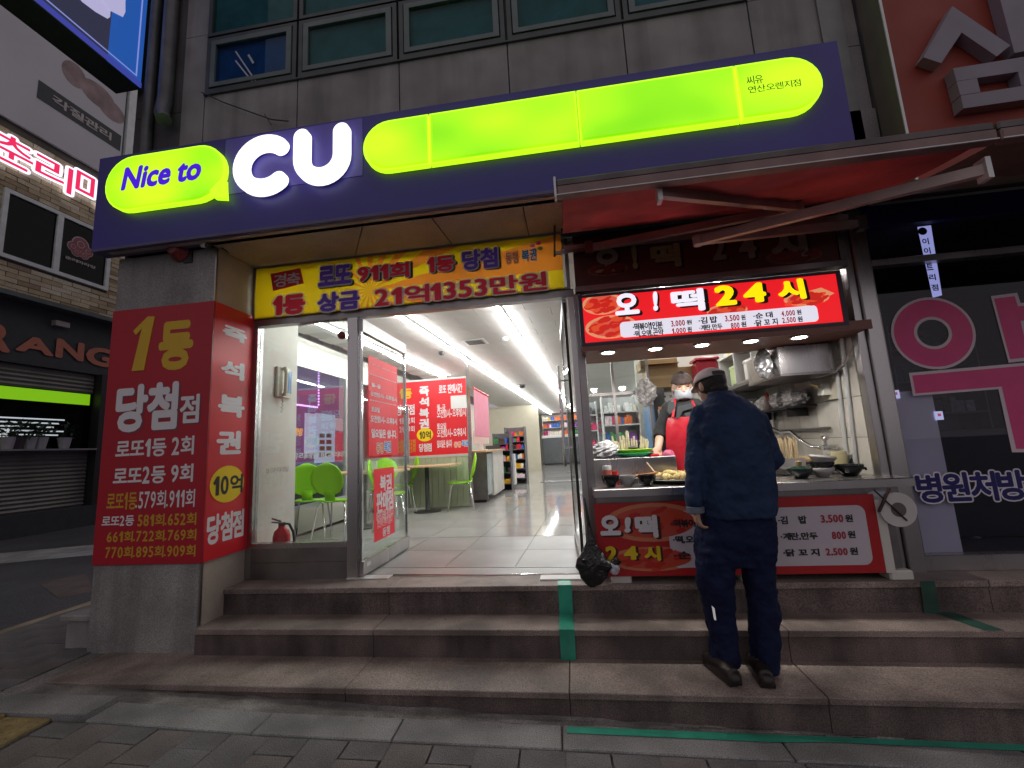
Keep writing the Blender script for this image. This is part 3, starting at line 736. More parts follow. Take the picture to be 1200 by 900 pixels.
# posters on the door: a plane along the door at X
XD = -1.7275
def LD(s, x0, y0, x1, y1, par, m=whiteprint, **k):
    a = W(x0, y0, X=XD + .004); c = W(x1, y1, X=XD + .004)
    letters(s, (XD + .004, a.y, c.z), (0, c.y - a.y, 0), (0, 0, a.z - c.z), m, par, lift=.0008, **k)
def door_poster(px, label):
    q = [W(x, y, X=XD + .003) for x, y in px]
    ys = [p.y for p in q]; zs = [p.z for p in q]
    y0 = (ys[0] + ys[3]) / 2; y1 = (ys[1] + ys[2]) / 2; z1 = (zs[0] + zs[1]) / 2; z0 = (zs[2] + zs[3]) / 2
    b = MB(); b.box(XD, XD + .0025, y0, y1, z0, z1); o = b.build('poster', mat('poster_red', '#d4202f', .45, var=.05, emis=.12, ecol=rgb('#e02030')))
    tag(o, label, 'poster'); return o
p1 = door_poster(((432, 415), (466, 432), (466, 532), (432, 535)), 'large red poster with opening hours, upper one on the open glass door')
LD('로또 판매시간', 436, 426, 464, 438, p1, bold=.04)
LD('월~금', 435, 448, 446, 456, p1, bold=.04); LD('오전10시~오후10시', 434, 458, 465, 471, p1, bold=.035)
LD('토요일', 435, 476, 445, 484, p1, bold=.04); LD('오전10시~오후8시', 434, 486, 465, 498, p1, bold=.035)
LD('일요일은 쉽니다.', 435, 502, 465, 514, p1, bold=.04)
LD('동행', 441, 519, 449, 531, p1, mat('orange_print', '#e07b28', .5), bold=.03, layers=[(whiteprint, .06, (0, 0))]); LD('복권', 450, 517, 458, 530, p1, mat('sky_blue_print', '#2f8fd0', .5), bold=.03, layers=[(whiteprint, .06, (0, 0))])
for y0, y1 in ((441, 446), (470, 474)):
    a = W(434, y0, X=XD + .004); c = W(465, y1, X=XD + .004)
    d = MB()
    for k in range(12):
        y_ = a.y + (c.y - a.y) * k / 12; d.box(XD + .0026, XD + .0035, y_, y_ + (c.y - a.y)/20, (a.z + c.z)/2 - .004, (a.z + c.z)/2 + .004)
    d.build('dotted_line', whiteprint, p1)
p2 = door_poster(((438, 550), (462, 547), (462, 624), (439, 636)), 'small red poster, lower one on the open glass door')
LD('복권', 445, 557, 459, 573, p2, bold=.04); LD('판매점', 441, 577, 461, 596, p2, bold=.04)
LD('복권의 미래를 생각합니다', 441, 600, 461, 605, p2, bold=.01); LD('청소년에게 판매하지 않습니다', 442, 609, 460, 612, p2, bold=.0); LD('동행', 448, 619, 457, 625, p2, bold=.03)
# right door leaf swung in against the stall
gd2 = thing('glass_door', 'second glass door leaf seen edge on, folded back beside the snack stall', 'glass door', (.02, .0, 0), math.radians(92.5))
box('pane', clear, .02, DW - .02, -.006, .006, .11, 2.02, gd2)
box('top_rail', alu, 0, DW, -.02, .02, 2.02, 2.13, gd2)
box('bottom_rail', steel_dark, 0, DW, -.02, .02, .012, .12, gd2)
box('edge_rail', black, -.012, .006, -.011, .011, .02, 2.1, gd2)
box('edge_rail', chrome, DW - .02, DW, -.012, .012, .12, 2.02, gd2)
MB().tube([(DW - .07, .06, .75), (DW - .07, .06, 1.75)], .016, 10).tube([(DW - .07, .06, .93), (DW - .07, 0, .93)], .009, 8).tube([(DW - .07, .06, 1.6), (DW - .07, 0, 1.6)], .009, 8).build('handle', chrome, gd2, smooth=True)
o = MB().ellipsoid(W(400.5, 393, Y=-.06), .036, .036, .036, 20, 14).build('red_ball', mat('deep_red_ball', (.20, .02, .03), .35, var=.15), smooth=True); tag(o, 'small dark red ball fixed on the window frame above the open door', 'ball')

# ================================================================== SHOP INTERIOR
AI = -math.radians(2.95)
interior = bpy.data.objects.new
tile_m = mat('glossy_floor_tile', (.43, .425, .41), .07, var=.06, scale=1.2, speck=.08, sscale=60, stain=.08)
tile_f = mat('matt_floor_tile', (.30, .305, .30), .3, var=.1, scale=2, speck=.12, sscale=90, stain=.25)
floor = struct(box('floor', mat('dark_grout', (.07, .068, .065), .6), -3.5, 6.5, -.0, 21, -.05, -.006)); floor.location = (0, .012, 0)
floor.rotation_euler = (0, 0, AI)
meshes = []
for m_ in (tile_m, tile_f):
    b = MB(); b.box(.003, .597, .003, .597, -.012, 0); o = b.build('tile', m_); meshes.append(o.data); bpy.data.objects.remove(o)
for i in range(12):
    for j in range(12):
        x = -3.6 + .6*i
        if x + .6 > .72 and j > 4: continue
        o = bpy.data.objects.new('tile', meshes[1] if j < 2 else meshes[0]); COL.objects.link(o); o.parent = floor
        o.location = (x + .06, .0 + .6*j + .18, -.0008 + random.uniform(-.0003, .0003)); o.rotation_euler = (random.uniform(-.0012, .0012), random.uniform(-.0012, .0012), 0)
box('tile_field', tile_m, -3.5, 6.5, 7.4, 21, -.012, -.0015, floor)['kind'] = 'stuff'
box('tile_field', tile_f, -3.5, 6.4, -.0, .175, -.012, -.0022, floor)['kind'] = 'stuff'
box('floor_ramp', mat('metal_floor_plate', (.34, .35, .36), .25, .7, var=.15), -1.3, .2, 8.0, 8.5, -.001, .012, floor)
box('floor_ramp', MATS['metal_floor_plate'], -1.3, .3, 9.5, 9.6, -.001, .02, floor); box('floor_ramp', MATS['metal_floor_plate'], -1.3, .4, 11.5, 11.7, -.001, .02, floor)
ceilm = mat('ceiling_board', (.50, .49, .47), .7, var=.04, scale=.8, stain=.04)
CZ = 2.60
ceil_ = struct(box('ceiling', mat('ceiling_gap', (.40, .39, .38), .8), -3.5, 6.5, .0, 21, CZ + .004, CZ + .05)); ceil_.rotation_euler = (0, 0, AI); ceil_.location = (0, .06, 0)
b = MB(); b.box(.002, .598, .002, .298, CZ - .004, CZ + .003); o = b.build('ceiling_panel', ceilm); cme = o.data; bpy.data.objects.remove(o)
nc = 0
for i in range(9):
    for j in range(26):
        o = bpy.data.objects.new('ceiling_panel', cme); COL.objects.link(o); o.parent = ceil_
        o.location = (-3.52 + .6*i + (.3 if j % 2 else 0), .02 + .3*j, random.uniform(-.0008, .0008)); nc += 1
box('panel_field', ceilm, -3.5, 6.5, 7.85, 21, CZ - .004, CZ + .003, ceil_)['kind'] = 'stuff'
# walls
wl = mat('shop_wall', (.66, .64, .57), .55, var=.05, scale=1)
iw = struct(box('back_wall', wl, -6, 6.5, 20.5, 20.6, 0, CZ)); iw.rotation_euler = (0, 0, AI)
iw = struct(box('right_wall', wl, 6.0, 6.1, -.0, 21, 0, CZ)); iw.location = (.1, .06, 0)
iw = struct(box('left_wall', wl, -3.62, -3.57, 5.2, 21, 0, CZ))
beige = mat('beige_panel_board', (.56, .53, .42), .6, var=.04)
o = box('partition_board', beige, -3.5, -1.24, 13.6, 13.7, 0, CZ - .02); tag(o, 'plain beige board wall behind the till area at the far end of the shop', 'partition')
# lettering and intercom on the white inner face of the pillar
XI = -2.745
ic = thing('intercom_phone', 'cream intercom handset with curly cord on the white board inside the fixed window', 'intercom')
a = W(330, 451, X=XI); q0, q1 = W(322, 440, X=XI), W(339, 440, X=XI)
cream = mat('cream_plastic', (.62, .60, .50), .4)
zt_, zb_2 = W(330, 431, X=XI).z, W(330, 466, X=XI).z
box('base', cream, XI + .001, XI + .03, q0.y, q1.y, zb_2, zt_, ic, .006)
box('screen', mat('blue_screen', (.12, .25, .45), .2), XI + .0305, XI + .034, q0.y + (q1.y - q0.y)*.7, q1.y - .01, zb_2 + .05, zt_ - .03, ic)
ym_ = q0.y + (q1.y - q0.y)*.35
MB().tube([(XI + .05, ym_, zt_ - .005), (XI + .065, ym_, zt_ - .05), (XI + .062, ym_, zb_2 + .05), (XI + .05, ym_, zb_2 + .01)], [.024, .017, .017, .024], 10).build('handset', cream, ic, smooth=True)
MB().tube([(XI + .03 + .008*math.cos(k), ym_ + .012*math.sin(k), zb_2 - .006*k) for k in range(26)], .004, 5).build('cord', cream, ic)
c0, c1 = W(312, 555, X=XI), W(338, 545, X=XI)
letters('BGF리테일', (XI, c0.y, c0.z), (0, c1.y - c0.y, 0), (0, 0, .05), mat('grey_print', (.35, .35, .34), .5), bld, bold=.01)
# side window towards the side street
swn = thing('side_window', 'long side window of the shop behind the green chairs, street reflection built beyond it', 'window')
box('pane', glass('side_glass', (.85, .85, .9), 2.2), -3.60, -3.592, YC_ + .01, 5.2, .35, 2.2, swn)
box('frame_bar', alu, -3.62, -3.57, YC_ + .01, 5.2, 2.2, 2.26, swn); box('frame_bar', alu, -3.62, -3.57, YC_ + .01, 5.2, .30, .35, swn)
for y in (YC_ + .02, 3.1, 5.15): box('frame_bar', alu, -3.62, -3.57, y, y + .05, .35, 2.2, swn)
box('kick_board', wl, -3.62, -3.57, YC_ + .01, 5.2, 0, .30, swn); box('head_board', offwhite, -3.62, -3.57, YC_ + .01, 5.2, 2.26, CZ, swn)
gp = mat('grey_print', (.35, .35, .34), .5)
letters('씨유리테일 BGF리테일', (-3.585, 1.6, .95), (0, 1.6, 0), (0, 0, .09), gp, swn, bold=.02)

# ceiling light tracks
tube_m = emit('fluorescent_tube', (1.0, .99, .97), 47)
def light_track(x, y0, y1, label, n):
    t = thing('ceiling_light', label, 'ceiling light', (0, 0, 0), AI, 'fluorescent light rows')
    box('track', mat('white_track', (.6, .6, .6), .5), x - .02, x + .02, y0, y1, CZ - .035, CZ - .006, t)
    L_ = (y1 - y0) / n
    for k in range(n):
        MB().tube([(x, y0 + L_*k + .04, CZ - .062), (x, y0 + L_*(k+1) - .05, CZ - .062)], .016, 8).build('light_tube', tube_m, t)
        h = MB(); h.box(x - .02, x + .02, y0 + L_*k - .02, y0 + L_*k + .035, CZ - .085, CZ - .035); h.build('tube_holder', mat('white_track', (.6, .6, .6)), t)
def inx(x, y): # world x of interior lateral coordinate
    return x
light_track(-1.96, .25, 19.0, 'long fluorescent row over the tables, left of the two rows through the door', 15)
light_track(-.79, .25, 19.0, 'long fluorescent row over the aisle, right of the two rows through the door', 15)
light_track(-2.95, .2, 5.6, 'fluorescent row along the side window, mostly hidden by the lottery banner', 4)
light_track(1.0, .7, 2.7, 'short fluorescent row added above the snack stall to light it, unseen behind its sign', 2)  # both short rows are added fill for the stall, out of view
light_track(1.55, .5, 2.6, 'second added fluorescent row to brighten the stall rack, unseen behind the lit sign', 2)
light_track(1.9, 3.2, 12.0, 'fluorescent row over the shelves seen through the partition behind the stall', 6)
light_track(3.6, 3.2, 12.0, 'fluorescent row farthest right over the goods shelves', 6)
# vents, cameras on the ceiling
a = W(497.5, 401, Z=CZ - .01)
v = thing('ceiling_vent', 'square metal air vent in the ceiling beside the left light row', 'vent', (W(557, 400, Z=CZ).x, W(557, 400, Z=CZ).y, CZ - .012), AI)
box('frame', alu, -.17, .17, -.17, .17, -.006, .004, v)
for k in range(5): box('slat', mat('shadow_grey', (.12, .12, .12), .7), -.13, .13, -.13 + .055*k, -.10 + .055*k, -.012, -.0065, v)
a = W(517.5, 414, Z=CZ - .03)
o = MB().lathe((a.x, a.y, CZ - .07), [(0, 0), (.035, .01), (.05, .035), (.05, .07)], 14).build('dome_camera', black, smooth=True); tag(o, 'black dome camera on the ceiling near the red partition', 'dome camera')
a = W(612, 452, Z=CZ - .03)
o = MB().lathe((a.x, a.y, CZ - .10), [(0, 0), (.06, .015), (.09, .05), (.09, .10)], 14).build('dome_camera', black, smooth=True); tag(o, 'farther black dome camera between the two light rows', 'dome camera')
a = W(592, 397, Z=CZ - .03)
o = MB().lathe((a.x, a.y, CZ - .06), [(0, 0), (.035, .0), (.045, .03), (.045, .06)], 14).build('smoke_detector', white, smooth=True); tag(o, 'small white smoke detector on the shop ceiling', 'smoke detector')

# green chairs
def make_chair():
    t = thing('chair', 'x', 'chair')
    b = MB(); rows = []
    for j in range(9):                       # seat
        v = j / 8; y = -.21 + .40*v; hw = .20 * math.sqrt(max(.05, 1 - (2*v - 1)**4 * .85))
        rows.append([(hw*(2*i/8 - 1), y, .445 + .012*(2*i/8 - 1)**2 - .012*math.sin(v*3.14) - (.02*(v < .1))) for i in range(9)])
    b.strip(rows)
    s = b.build('seat', lime, t, smooth=True); md = s.modifiers.new('t', 'SOLIDIFY'); md.thickness = .012
    b = MB(); rows = []
    n = 18
    for j in range(9):                       # round back
        v = j / 8; z = .50 + .40*v; hw = .205 * math.sqrt(max(0.02, 1 - (2*v - 1)**2))
        rows.append([(hw*(2*i/10 - 1), .20 + .09*v - .035*(1 - (2*i/10 - 1)**2 * hw/.2), z) for i in range(11)])
    b.strip(rows)
    s = b.build('backrest', lime, t, smooth=True); md = s.modifiers.new('t', 'SOLIDIFY'); md.thickness = .012
    b = MB(); b.strip([[(x, .185 + .03*v - .01, .45 + .12*v) for x in (-.06, 0, .06)] for v in (0, .5, 1)])
    s = b.build('back_neck', lime, t, smooth=True); md = s.modifiers.new('t', 'SOLIDIFY'); md.thickness = .012
    for sx in (-1, 1):
        for sy in (-1, 1):
            MB().tube([(sx*.08, sy*.06, .43), (sx*.15, sy*.12, .425), (sx*.17, sy*.15, .39), (sx*.215, sy*.21, 0)], .0105, 8).build('leg', chrome, t, smooth=True)
    return t
ch = make_chair()
spots = [(-2.86, 1.62, 180, 'green chair with its round back to the window, biggest one seen through the fixed glass'),
         (-3.30, 1.75, 200, 'green chair half hidden behind the white window column'),
         (-2.88, 2.95, 20, 'green chair on the far side of the nearer table, partly behind the door frame'),
         (-2.42, 2.15, 110, 'green chair seen through the open glass door, legs reaching to the near tiles'),
         (-2.85, 3.55, -60, 'green chair left of the far table behind the door posters'),
         (-1.86, 3.62, -75, 'green chair right of the far table, round back to the till counter')]
for i, (x, y, a, lab) in enumerate(spots):
    o = ch if i == 0 else dup(ch)
    o.location = (x, y, 0); o.rotation_euler = (0, 0, math.radians(a)); o['label'] = lab; o['category'] = 'chair'; o['group'] = 'lime green cafe chairs'
def cafe_table(x, y, w, d, label):
    t = thing('cafe_table', label, 'table', (x, y, 0), AI, 'cafe tables')
    box('tabletop', wood, -w/2, w/2, -d/2, d/2, .715, .745, t, .01)
    MB().lathe((0, 0, 0), [(.22, 0), (.22, .012), (.05, .03), (.035, .05), (.035, .715)], 20).build('pedestal', black, t, smooth=True)
    return t
cafe_table(-2.86, 2.28, 1.1, .60, 'nearer pale wood cafe table beside the side window')
cafe_table(-2.40, 3.55, 1.0, .60, 'farther pale wood cafe table under the red lottery partition')
o = MB().box(-2.72, -2.55, 2.02, 2.04, .747, .88).build('paper_stand', white); tag(o, 'small white paper notice standing on the nearer cafe table', 'notice')
# fire extinguisher behind the glass
fe = thing('fire_extinguisher', 'red fire extinguisher standing behind the fixed window at the left', 'fire extinguisher', (-2.52, .12, 0)); fe.scale = (.95, .95, .87)
rp = mat('extinguisher_red', (.55, .03, .04), .25, var=.08)
MB().lathe((0, 0, 0), [(.07, 0), (.072, .02), (.072, .36), (.06, .41), (.03, .44), (.025, .46)], 20).build('cylinder', rp, fe, smooth=True)
MB().box(-.02, .02, -.02, .02, .455, .49).tube([(-.01, 0, .50), (-.10, 0, .53)], .008, 6).tube([(-.01, 0, .485), (-.10, 0, .495)], .007, 6).build('valve', black, fe)
MB().tube([(.02, 0, .48), (.08, -.01, .475), (.12, -.01, .40), (.13, 0, .28), (.12, 0, .18)], .011, 8).build('hose', black, fe, smooth=True)

# partition with the big red lottery board
pt = thing('lottery_partition', 'low slatted partition with a big red lottery board between steel posts', 'partition', (0, 0, 0))
YP_ = 3.9
pr = mat('lit_red_board', '#d8202c', .4, var=.04)
e0, e1 = W(552, 594, Y=YP_), W(556, 405, Y=YP_)
box('steel_post', chrome, -1.76, -1.71, YP_ - .03, YP_ + .03, 0, CZ, pt)
box('steel_post', chrome, -4.0, -3.95, YP_ - .03, YP_ + .03, 0, CZ, pt)
zt1 = W(548, 443, Y=YP_).z; zt0 = W(552, 531, Y=YP_).z
box('red_board', pr, -3.95, -1.77, YP_ - .02, YP_, zt0, zt1, pt)
box('board_trim', alu, -3.95, -1.77, YP_ - .025, YP_ + .005, zt1, zt1 + .03, pt); box('board_trim', alu, -3.95, -1.77, YP_ - .025, YP_ + .005, zt0 - .04, zt0, pt)
slat_m = mat('pale_green_slat', (.42, .46, .33), .5, var=.1, scale=3)
for k in range(20):
    x = -3.95 + .109*k; box('slat', slat_m, x + .004, x + .105, YP_ - .012 - .002*(k % 2), YP_ + .01, .02, zt0 - .041, pt)
def LQ(s, x0, y0, x1, y1, m=whiteprint, **k): Lpx(s, x0, y0, x1, y1, YP_ - .02, m, pt, **k)
LQ('즉', 491, 453, 503, 464, bold=.05); LQ('석', 491, 466, 503, 476, bold=.05); LQ('복', 491, 479, 503, 489, bold=.05); LQ('권', 491, 491, 503, 502, bold=.05)
a = W(498, 509.5, Y=YP_ - .022); disc(yellow, a.x, a.z, .15, .115, YP_ - .0225, 'yellow_oval', pt)
Lpx('10억', 491.5, 505.5, 505, 514, YP_ - .0225, blackprint, pt, bold=.03)
LQ('당첨점', 491, 520, 506, 529, bold=.04)
LQ('로또 판매시간', 514, 451, 542, 460, bold=.03); LQ('월~금', 512, 474, 522, 481, bold=.03); LQ('오전10시~오후10시', 512, 480, 546, 488, bold=.02)
LQ('토요일', 512, 496, 523, 503, bold=.03); LQ('오전10시~오후8시', 512, 503, 546, 511, bold=.02); LQ('일요일은 쉽니다', 512, 516, 530, 524, bold=.03)
LQ('동행', 532, 518, 540, 524, mat('orange_print', '#e07b28'), bold=.03, layers=[(whiteprint, .06, (0, 0))]); LQ('복권', 541, 516, 549, 523, mat('sky_blue_print', '#2f8fd0'), bold=.03, layers=[(whiteprint, .06, (0, 0))])
LQ('1등', 468, 456, 483, 467, goldprint, bold=.05); LQ('당첨점', 464, 475, 486, 486, bold=.03); LQ('1등 2회', 468, 490, 486, 496, bold=.02); LQ('2등 9회', 468, 500, 486, 506, bold=.02)
for k in range(3): LQ('661회.722회', 466, 516 + 5*k, 487, 520 + 5*k, dgold, bold=.02)
a = W(528, 462, Y=YP_ - .026); c = W(547, 480, Y=YP_ - .026)
o = box('notice_sheet', white, a.x, c.x, YP_ - .0262, YP_ - .0225, c.z + .03, a.z - .03); tag(o, 'white notice sheet stuck on the red lottery board', 'notice')
# pink rolled blind
pk = thing('pink_blind', 'pink fabric blind hanging beside the steel post above the till counter', 'blind')
q = [W(x, y, X=-1.66) for x, y in ((558, 441), (579, 453), (582, 517), (559, 516))]
b = MB(); b.box(-1.665, -1.66, 4.0, 5.35, 1.18, 2.02); b.build('cloth', mat('pink_cloth', (.62, .22, .30), .7, var=.05), pk)
MB().tube([(-1.66, 3.98, 2.035), (-1.66, 5.37, 2.035)], .022, 8).build('roller', rp, pk)
# till counter
tc_ = thing('till_counter', 'pale till counter with wooden top at the shop aisle, dark cabinet end', 'counter')
box('counter_top', wood, -2.9, -1.50, 4.1, 6.3, .90, .935, tc_, .008)
box('side_cabinet', mat('white_laminate', (.60, .58, .54), .4), -2.9, -1.55, 5.0, 6.25, .06, .90, tc_)
box('glass_cabinet', mat('frosted_cabinet', (.42, .50, .50), .25), -2.0, -1.58, 4.45, 4.97, .12, .86, tc_)
box('cabinet_frame', steel_dark, -2.02, -1.56, 4.40, 4.448, .05, .90, tc_)
box('plinth', black, -2.9, -1.6, 4.45, 6.2, 0, .059, tc_)
o = thing('till_monitor', 'white till screen standing on the pale counter behind the pink blind', 'till')
box('screen', white, -2.05, -1.72, 5.5, 5.55, 1.06, 1.36, o, .01); box('stand', white, -1.92, -1.85, 5.48, 5.58, .937, 1.06, o); box('base', white, -2.0, -1.77, 5.42, 5.64, .9355, .945, o)
def goods(name, lab, cat, x0, x1, y0, y1, zs, cols, w=.07, h=.18, dens=1, frame=(.6, .6, .6), facing='Y', back=None):
    t = thing(name, lab, cat)
    fm = mat('shelf_%02d%02d%02d' % tuple(int(v*99) for v in frame), frame, .45)
    for z in zs: box('shelf_board', fm, x0, x1, y0, y1, z - .02, z, t)
    box('shelf_back', back or fm, x0, x1, y1, y1 + .02, 0, zs[-1] + h + .1, t)
    for xx in (x0 - .02, x1): box('side_panel', fm, xx, xx + .02, y0, y1 + .02, 0, zs[-1] + h + .1, t)
    ms = [mat('pack_' + c_[1:], c_, .4, var=.25, scale=25) for c_ in cols]
    b = MB(); x = x0 + .01
    for z in zs:
        x = x0 + .01; c0 = random.randrange(len(cols))
        while x < x1 - w:
            ww = w * random.uniform(.7, 1.3)
            if random.random() < dens:
                if random.random() < .45: c0 = random.randrange(len(cols))
                b.cur = c0; hh = h * random.uniform(.6, 1)
                b.box(x, x + ww*.92, y0 + random.uniform(.01, .04), y1 - .02, z + .001, z + hh)
            x += ww
    o = b.build('packets', ms, t); o['kind'] = 'stuff'; return t
bright = ['#c8203a', '#e8b020', '#3a8a4a', '#e6e0d0', '#7a3a9a', '#e06a20', '#b02a60', '#2a5aa8', '#f0d8e0', '#40302a']
goods('magazine_rack', 'dark rack of small goods and papers at the end of the till counter', 'rack', -1.78, -1.42, 6.4, 6.8, [.15, .4, .65, .9, 1.05], bright, .05, .14, .9, (.08, .08, .09))
o = box('rack_side', mat('charcoal_board', (.05, .05, .055), .5), -1.95, -1.62, 6.3, 6.36, .05, 1.02); tag(o, 'charcoal display board leaning on the far end of the till counter', 'display board')
o = box('hanging_banner', white, -1.40, -1.36, 6.7, 6.95, .1, .8); tag(o, 'narrow white paper strip hanging from the dark goods rack', 'paper strip')
goods('magazine_rack', 'second crowded goods rack farther along the aisle, yellow packets on top', 'rack', -1.75, -1.25, 8.0, 8.5, [.15, .4, .65, .9, 1.1, 1.25], bright, .055, .14, .95, (.12, .12, .13))
goods('magazine_rack', 'farthest low rack with blue bottles by the grey freezer', 'rack', -2.4, -1.6, 16.8, 17.2, [.15, .45, .75, 1.0], ['#2a7ab8', '#c8c8c8', '#303030', '#c05a30'], .1, .24, .95, (.3, .3, .3))
# freezer and shelves at the far end
zf1 = W(640, 510, Y=18).z; zf0 = 0
fz = thing('chest_freezer', 'dark grey freezer cabinet at the far end of the aisle', 'freezer')
box('cabinet', mat('freezer_grey', (.10, .11, .12), .45), -1.45, .9, 18.0, 19.0, .06, 1.30, fz, .03)
box('top_frame', white, -1.47, .92, 17.98, 19.0, 1.30, 1.42, fz, .02)
box('plinth', black, -1.4, .85, 18.05, 18.9, 0, .06, fz)
goods('snack_shelf', 'wall shelves packed with bright snack bags above the grey freezer', 'shelf', -1.45, 2.3, 19.2, 19.7, [1.45, 1.85, 2.22], bright, .11, .24, 1, (.55, .55, .55))

# ================================================================== SNACK STALL
st = thing('snack_stall', 'street snack stall of stainless steel let into the shop front, lit from inside', 'food stall')
X0, X1 = .115, 2.10
# counter
box('counter_top', steel, X0 + .01, 2.17, -.25, .16, .58, .635, st, .006)
box('counter_body', steel_dark, X0 + .03, 2.06, -.17, .14, .06, .579, st)
box('back_splash', steel, X0 + .02, .80, .16, .18, .60, .80, st)
box('back_rim', steel, X0 + .02, .80, .155, .30, .80, .83, st, .006)
box('under_shelf', steel_dark, X0 + .03, 2.10, -.19, -.171, .50, .579, st)
for x in (.20, 1.05, 1.95): box('castor_block', offwhite, x, x + .14, -.215, -.10, .001, .055, st, .01)
# posts
box('post', steel_dark, .095, .155, -.055, .02, .0, 2.15, st, .004)
box('post', steel, 2.105, 2.16, -.05, .02, .0, 2.6, st, .004)
# service hatch head with downlights
box('hatch_soffit', mat('brown_red_soffit', (.26, .10, .07), .4, var=.1), .13, 2.10, -.20, .35, 1.645, 1.70, st)
box('hatch_lip', mat('brown_red_soffit', (.26, .10, .07)), .125, 2.105, -.215, -.20, 1.64, 1.705, st)
room_w = mat('stall_wall_tile', (.74, .70, .62), .35, var=.08, stain=.25)

box('hatch_back', mat('stall_ceiling', (.50, .48, .44)), .12, 2.12, .33, .35, 1.70, 2.25, st)
# white tiled side wall at the right, joints recessed
box('tile_grout', mat('grimy_grout', (.30, .27, .22), .8), 2.115, 2.13, .0, 2.7, .0, 2.25, st)
b = MB(); b.box(0, .006, .003, .297, .003, .297); o = b.build('wall_tile', room_w, st); tm = o; tm.location = (2.108, .03, .6)
for j in range(9):
    for k in range(5):
        if j == 0 and k == 0: continue
        o = tm.copy(); COL.objects.link(o); o.location = (2.108, .03 + .3*j, .6 + .3*k)
box('side_lower', steel, 2.10, 2.112, .2, 2.7, 0, .6, st)
# window partition on the left, looking into the shop
box('partition_rail', steel_dark, .14, .80, .95, .98, 1.42, 1.45, st); box('partition_rail', steel_dark, .14, .80, .95, .98, .80, .84, st); box('partition_rail', steel_dark, .14, .80, .95, .98, 1.83, 1.87, st)
for x in (.14, .44, .78): box('partition_post', steel_dark, x, x + .025, .948, .982, .0, 2.25, st)
box('partition_pane', clear, .165, .78, .962, .966, .84, 1.83, st)
box('partition_base', steel_dark, .14, .80, .955, .975, .0, .80, st)
# rear wall of the stall
box('rear_wall', offwhite, .80, 2.12, 1.75, 1.78, 0, 2.25, st)
box('worktop', steel, .85, 1.45, 1.3, 1.74, .70, .74, st); box('side_worktop', steel, 1.62, 2.10, .25, 1.7, .64, .68, st)
box('side_cabinet', steel_dark, 1.65, 2.09, .3, 1.7, .0, .639, st)
# downlights
dl = emit('downlight_lens', (1.0, .97, .93), 30)
for i, (px, py) in enumerate(((713, 411), (769, 406.5), (826, 401), (885, 396), (943, 391.5))):
    a = W(px, py, Z=1.642)
    t = thing('downlight', ['downlight at the left end under the lit menu sign', 'second downlight from the left under the lit menu sign', 'middle downlight under the lit menu sign, over the boxes', 'downlight over the customer, fourth under the lit sign', 'downlight at the right end above the steel hood'][i], 'downlight', (a.x, max(-.12, min(.1, a.y)), 1.64), 0, 'downlights under the stall sign')
    MB().lathe((0, 0, 0), [(.062, -.006), (.062, -.0005), (.045, -.0005)], 18).build('ring', white, t)
    MB().lathe((0, 0, 0), [(0, -.010), (.03, -.009), (.045, -.007), (.045, -.004)], 18).build('lens', dl, t)
    la = bpy.data.lights.new('downlight_lamp', 'SPOT'); la.energy = 15; la.color = (1, .95, .88); la.spot_size = math.radians(125); la.spot_blend = .8; la.shadow_soft_size = .04
    lo = bpy.data.objects.new('lamp', la); COL.objects.link(lo); lo.parent = t; lo.location = (0, 0, -.02); lo.rotation_euler = (math.radians(30), 0, 0)

# lit sign of the stall
ls = thing('stall_sign', 'bright red lit menu sign of the snack stall with dishes and prices', 'lit sign')
LY = -.21
dark_edge = mat('dark_sign_case', (.05, .03, .06), .4)

def litprint(n, c, s=.75): return emit('lit_' + n, c, s)
lred = litprint('red', '#ee1c24', .85)
a = W(679.5, 348.5, Y=LY); c = W(991, 378, Y=LY); zt2 = W(982.5, 318.5, Y=LY).z; zb2 = c.z
print('LIT', a, c, zt2)
lx0, lx1, lz0, lz1 = a.x + .015, c.x - .012, (c.z + W(682, 407, Y=LY).z) / 2 + .012, (a.z + zt2) / 2 - .01
box('face', lred, lx0, lx1, LY, LY + .011, lz0, lz1, ls)
for x0, x1, z0, z1 in ((lx0 - .03, lx1 + .03, lz1, lz1 + .022), (lx0 - .03, lx1 + .03, lz0 - .022, lz0), (lx0 - .03, lx0, lz0, lz1), (lx1, lx1 + .03, lz0, lz1)):
    box('case_frame', dark_edge, x0, x1, LY - .006, LY + .02, z0, z1, ls)
def dish(cx, cy, rx, rz, Y, parent, lit, seed, kind=0):
    """printed dish of food: plate and many pieces"""
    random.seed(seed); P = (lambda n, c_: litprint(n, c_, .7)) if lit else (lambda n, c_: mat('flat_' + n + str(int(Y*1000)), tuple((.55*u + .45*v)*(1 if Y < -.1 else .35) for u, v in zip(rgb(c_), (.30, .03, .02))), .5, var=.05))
    a_ = W(cx, cy, Y=Y)
    disc(P('plate', '#f0a070'), a_.x, a_.z, rx, rz, Y - .001, 'printed_plate', parent, Y)
    disc(P('plate_in', '#e8604a'), a_.x, a_.z, rx*.85, rz*.8, Y - .0018, 'printed_plate', parent, Y - .001)
    b_ = MB(); b2 = MB()
    for k in range(26):
        r = random.random()**.5; t_ = random.random()*6.28; s_ = random.uniform(.012, .028)
        x_, z_ = a_.x + rx*.75*r*math.cos(t_), a_.z + rz*.72*r*math.sin(t_); q_ = random.random()*3
        (b_ if k % 3 else b2).prism([(x_ + s_*2*math.cos(q_ + u)*(1 if kind else .9), z_ + s_*math.sin(q_*1.3 + u)) for u in [6.28*v/8 for v in range(8)]], Y - .0022 - .00005*k, Y - .0019)
    b_.build('printed_food', P('food_a', '#d8261c' if kind == 0 else '#e8b060'), parent); b2.build('printed_food', P('food_b', '#f2542c' if kind == 0 else '#b86a28'), parent)
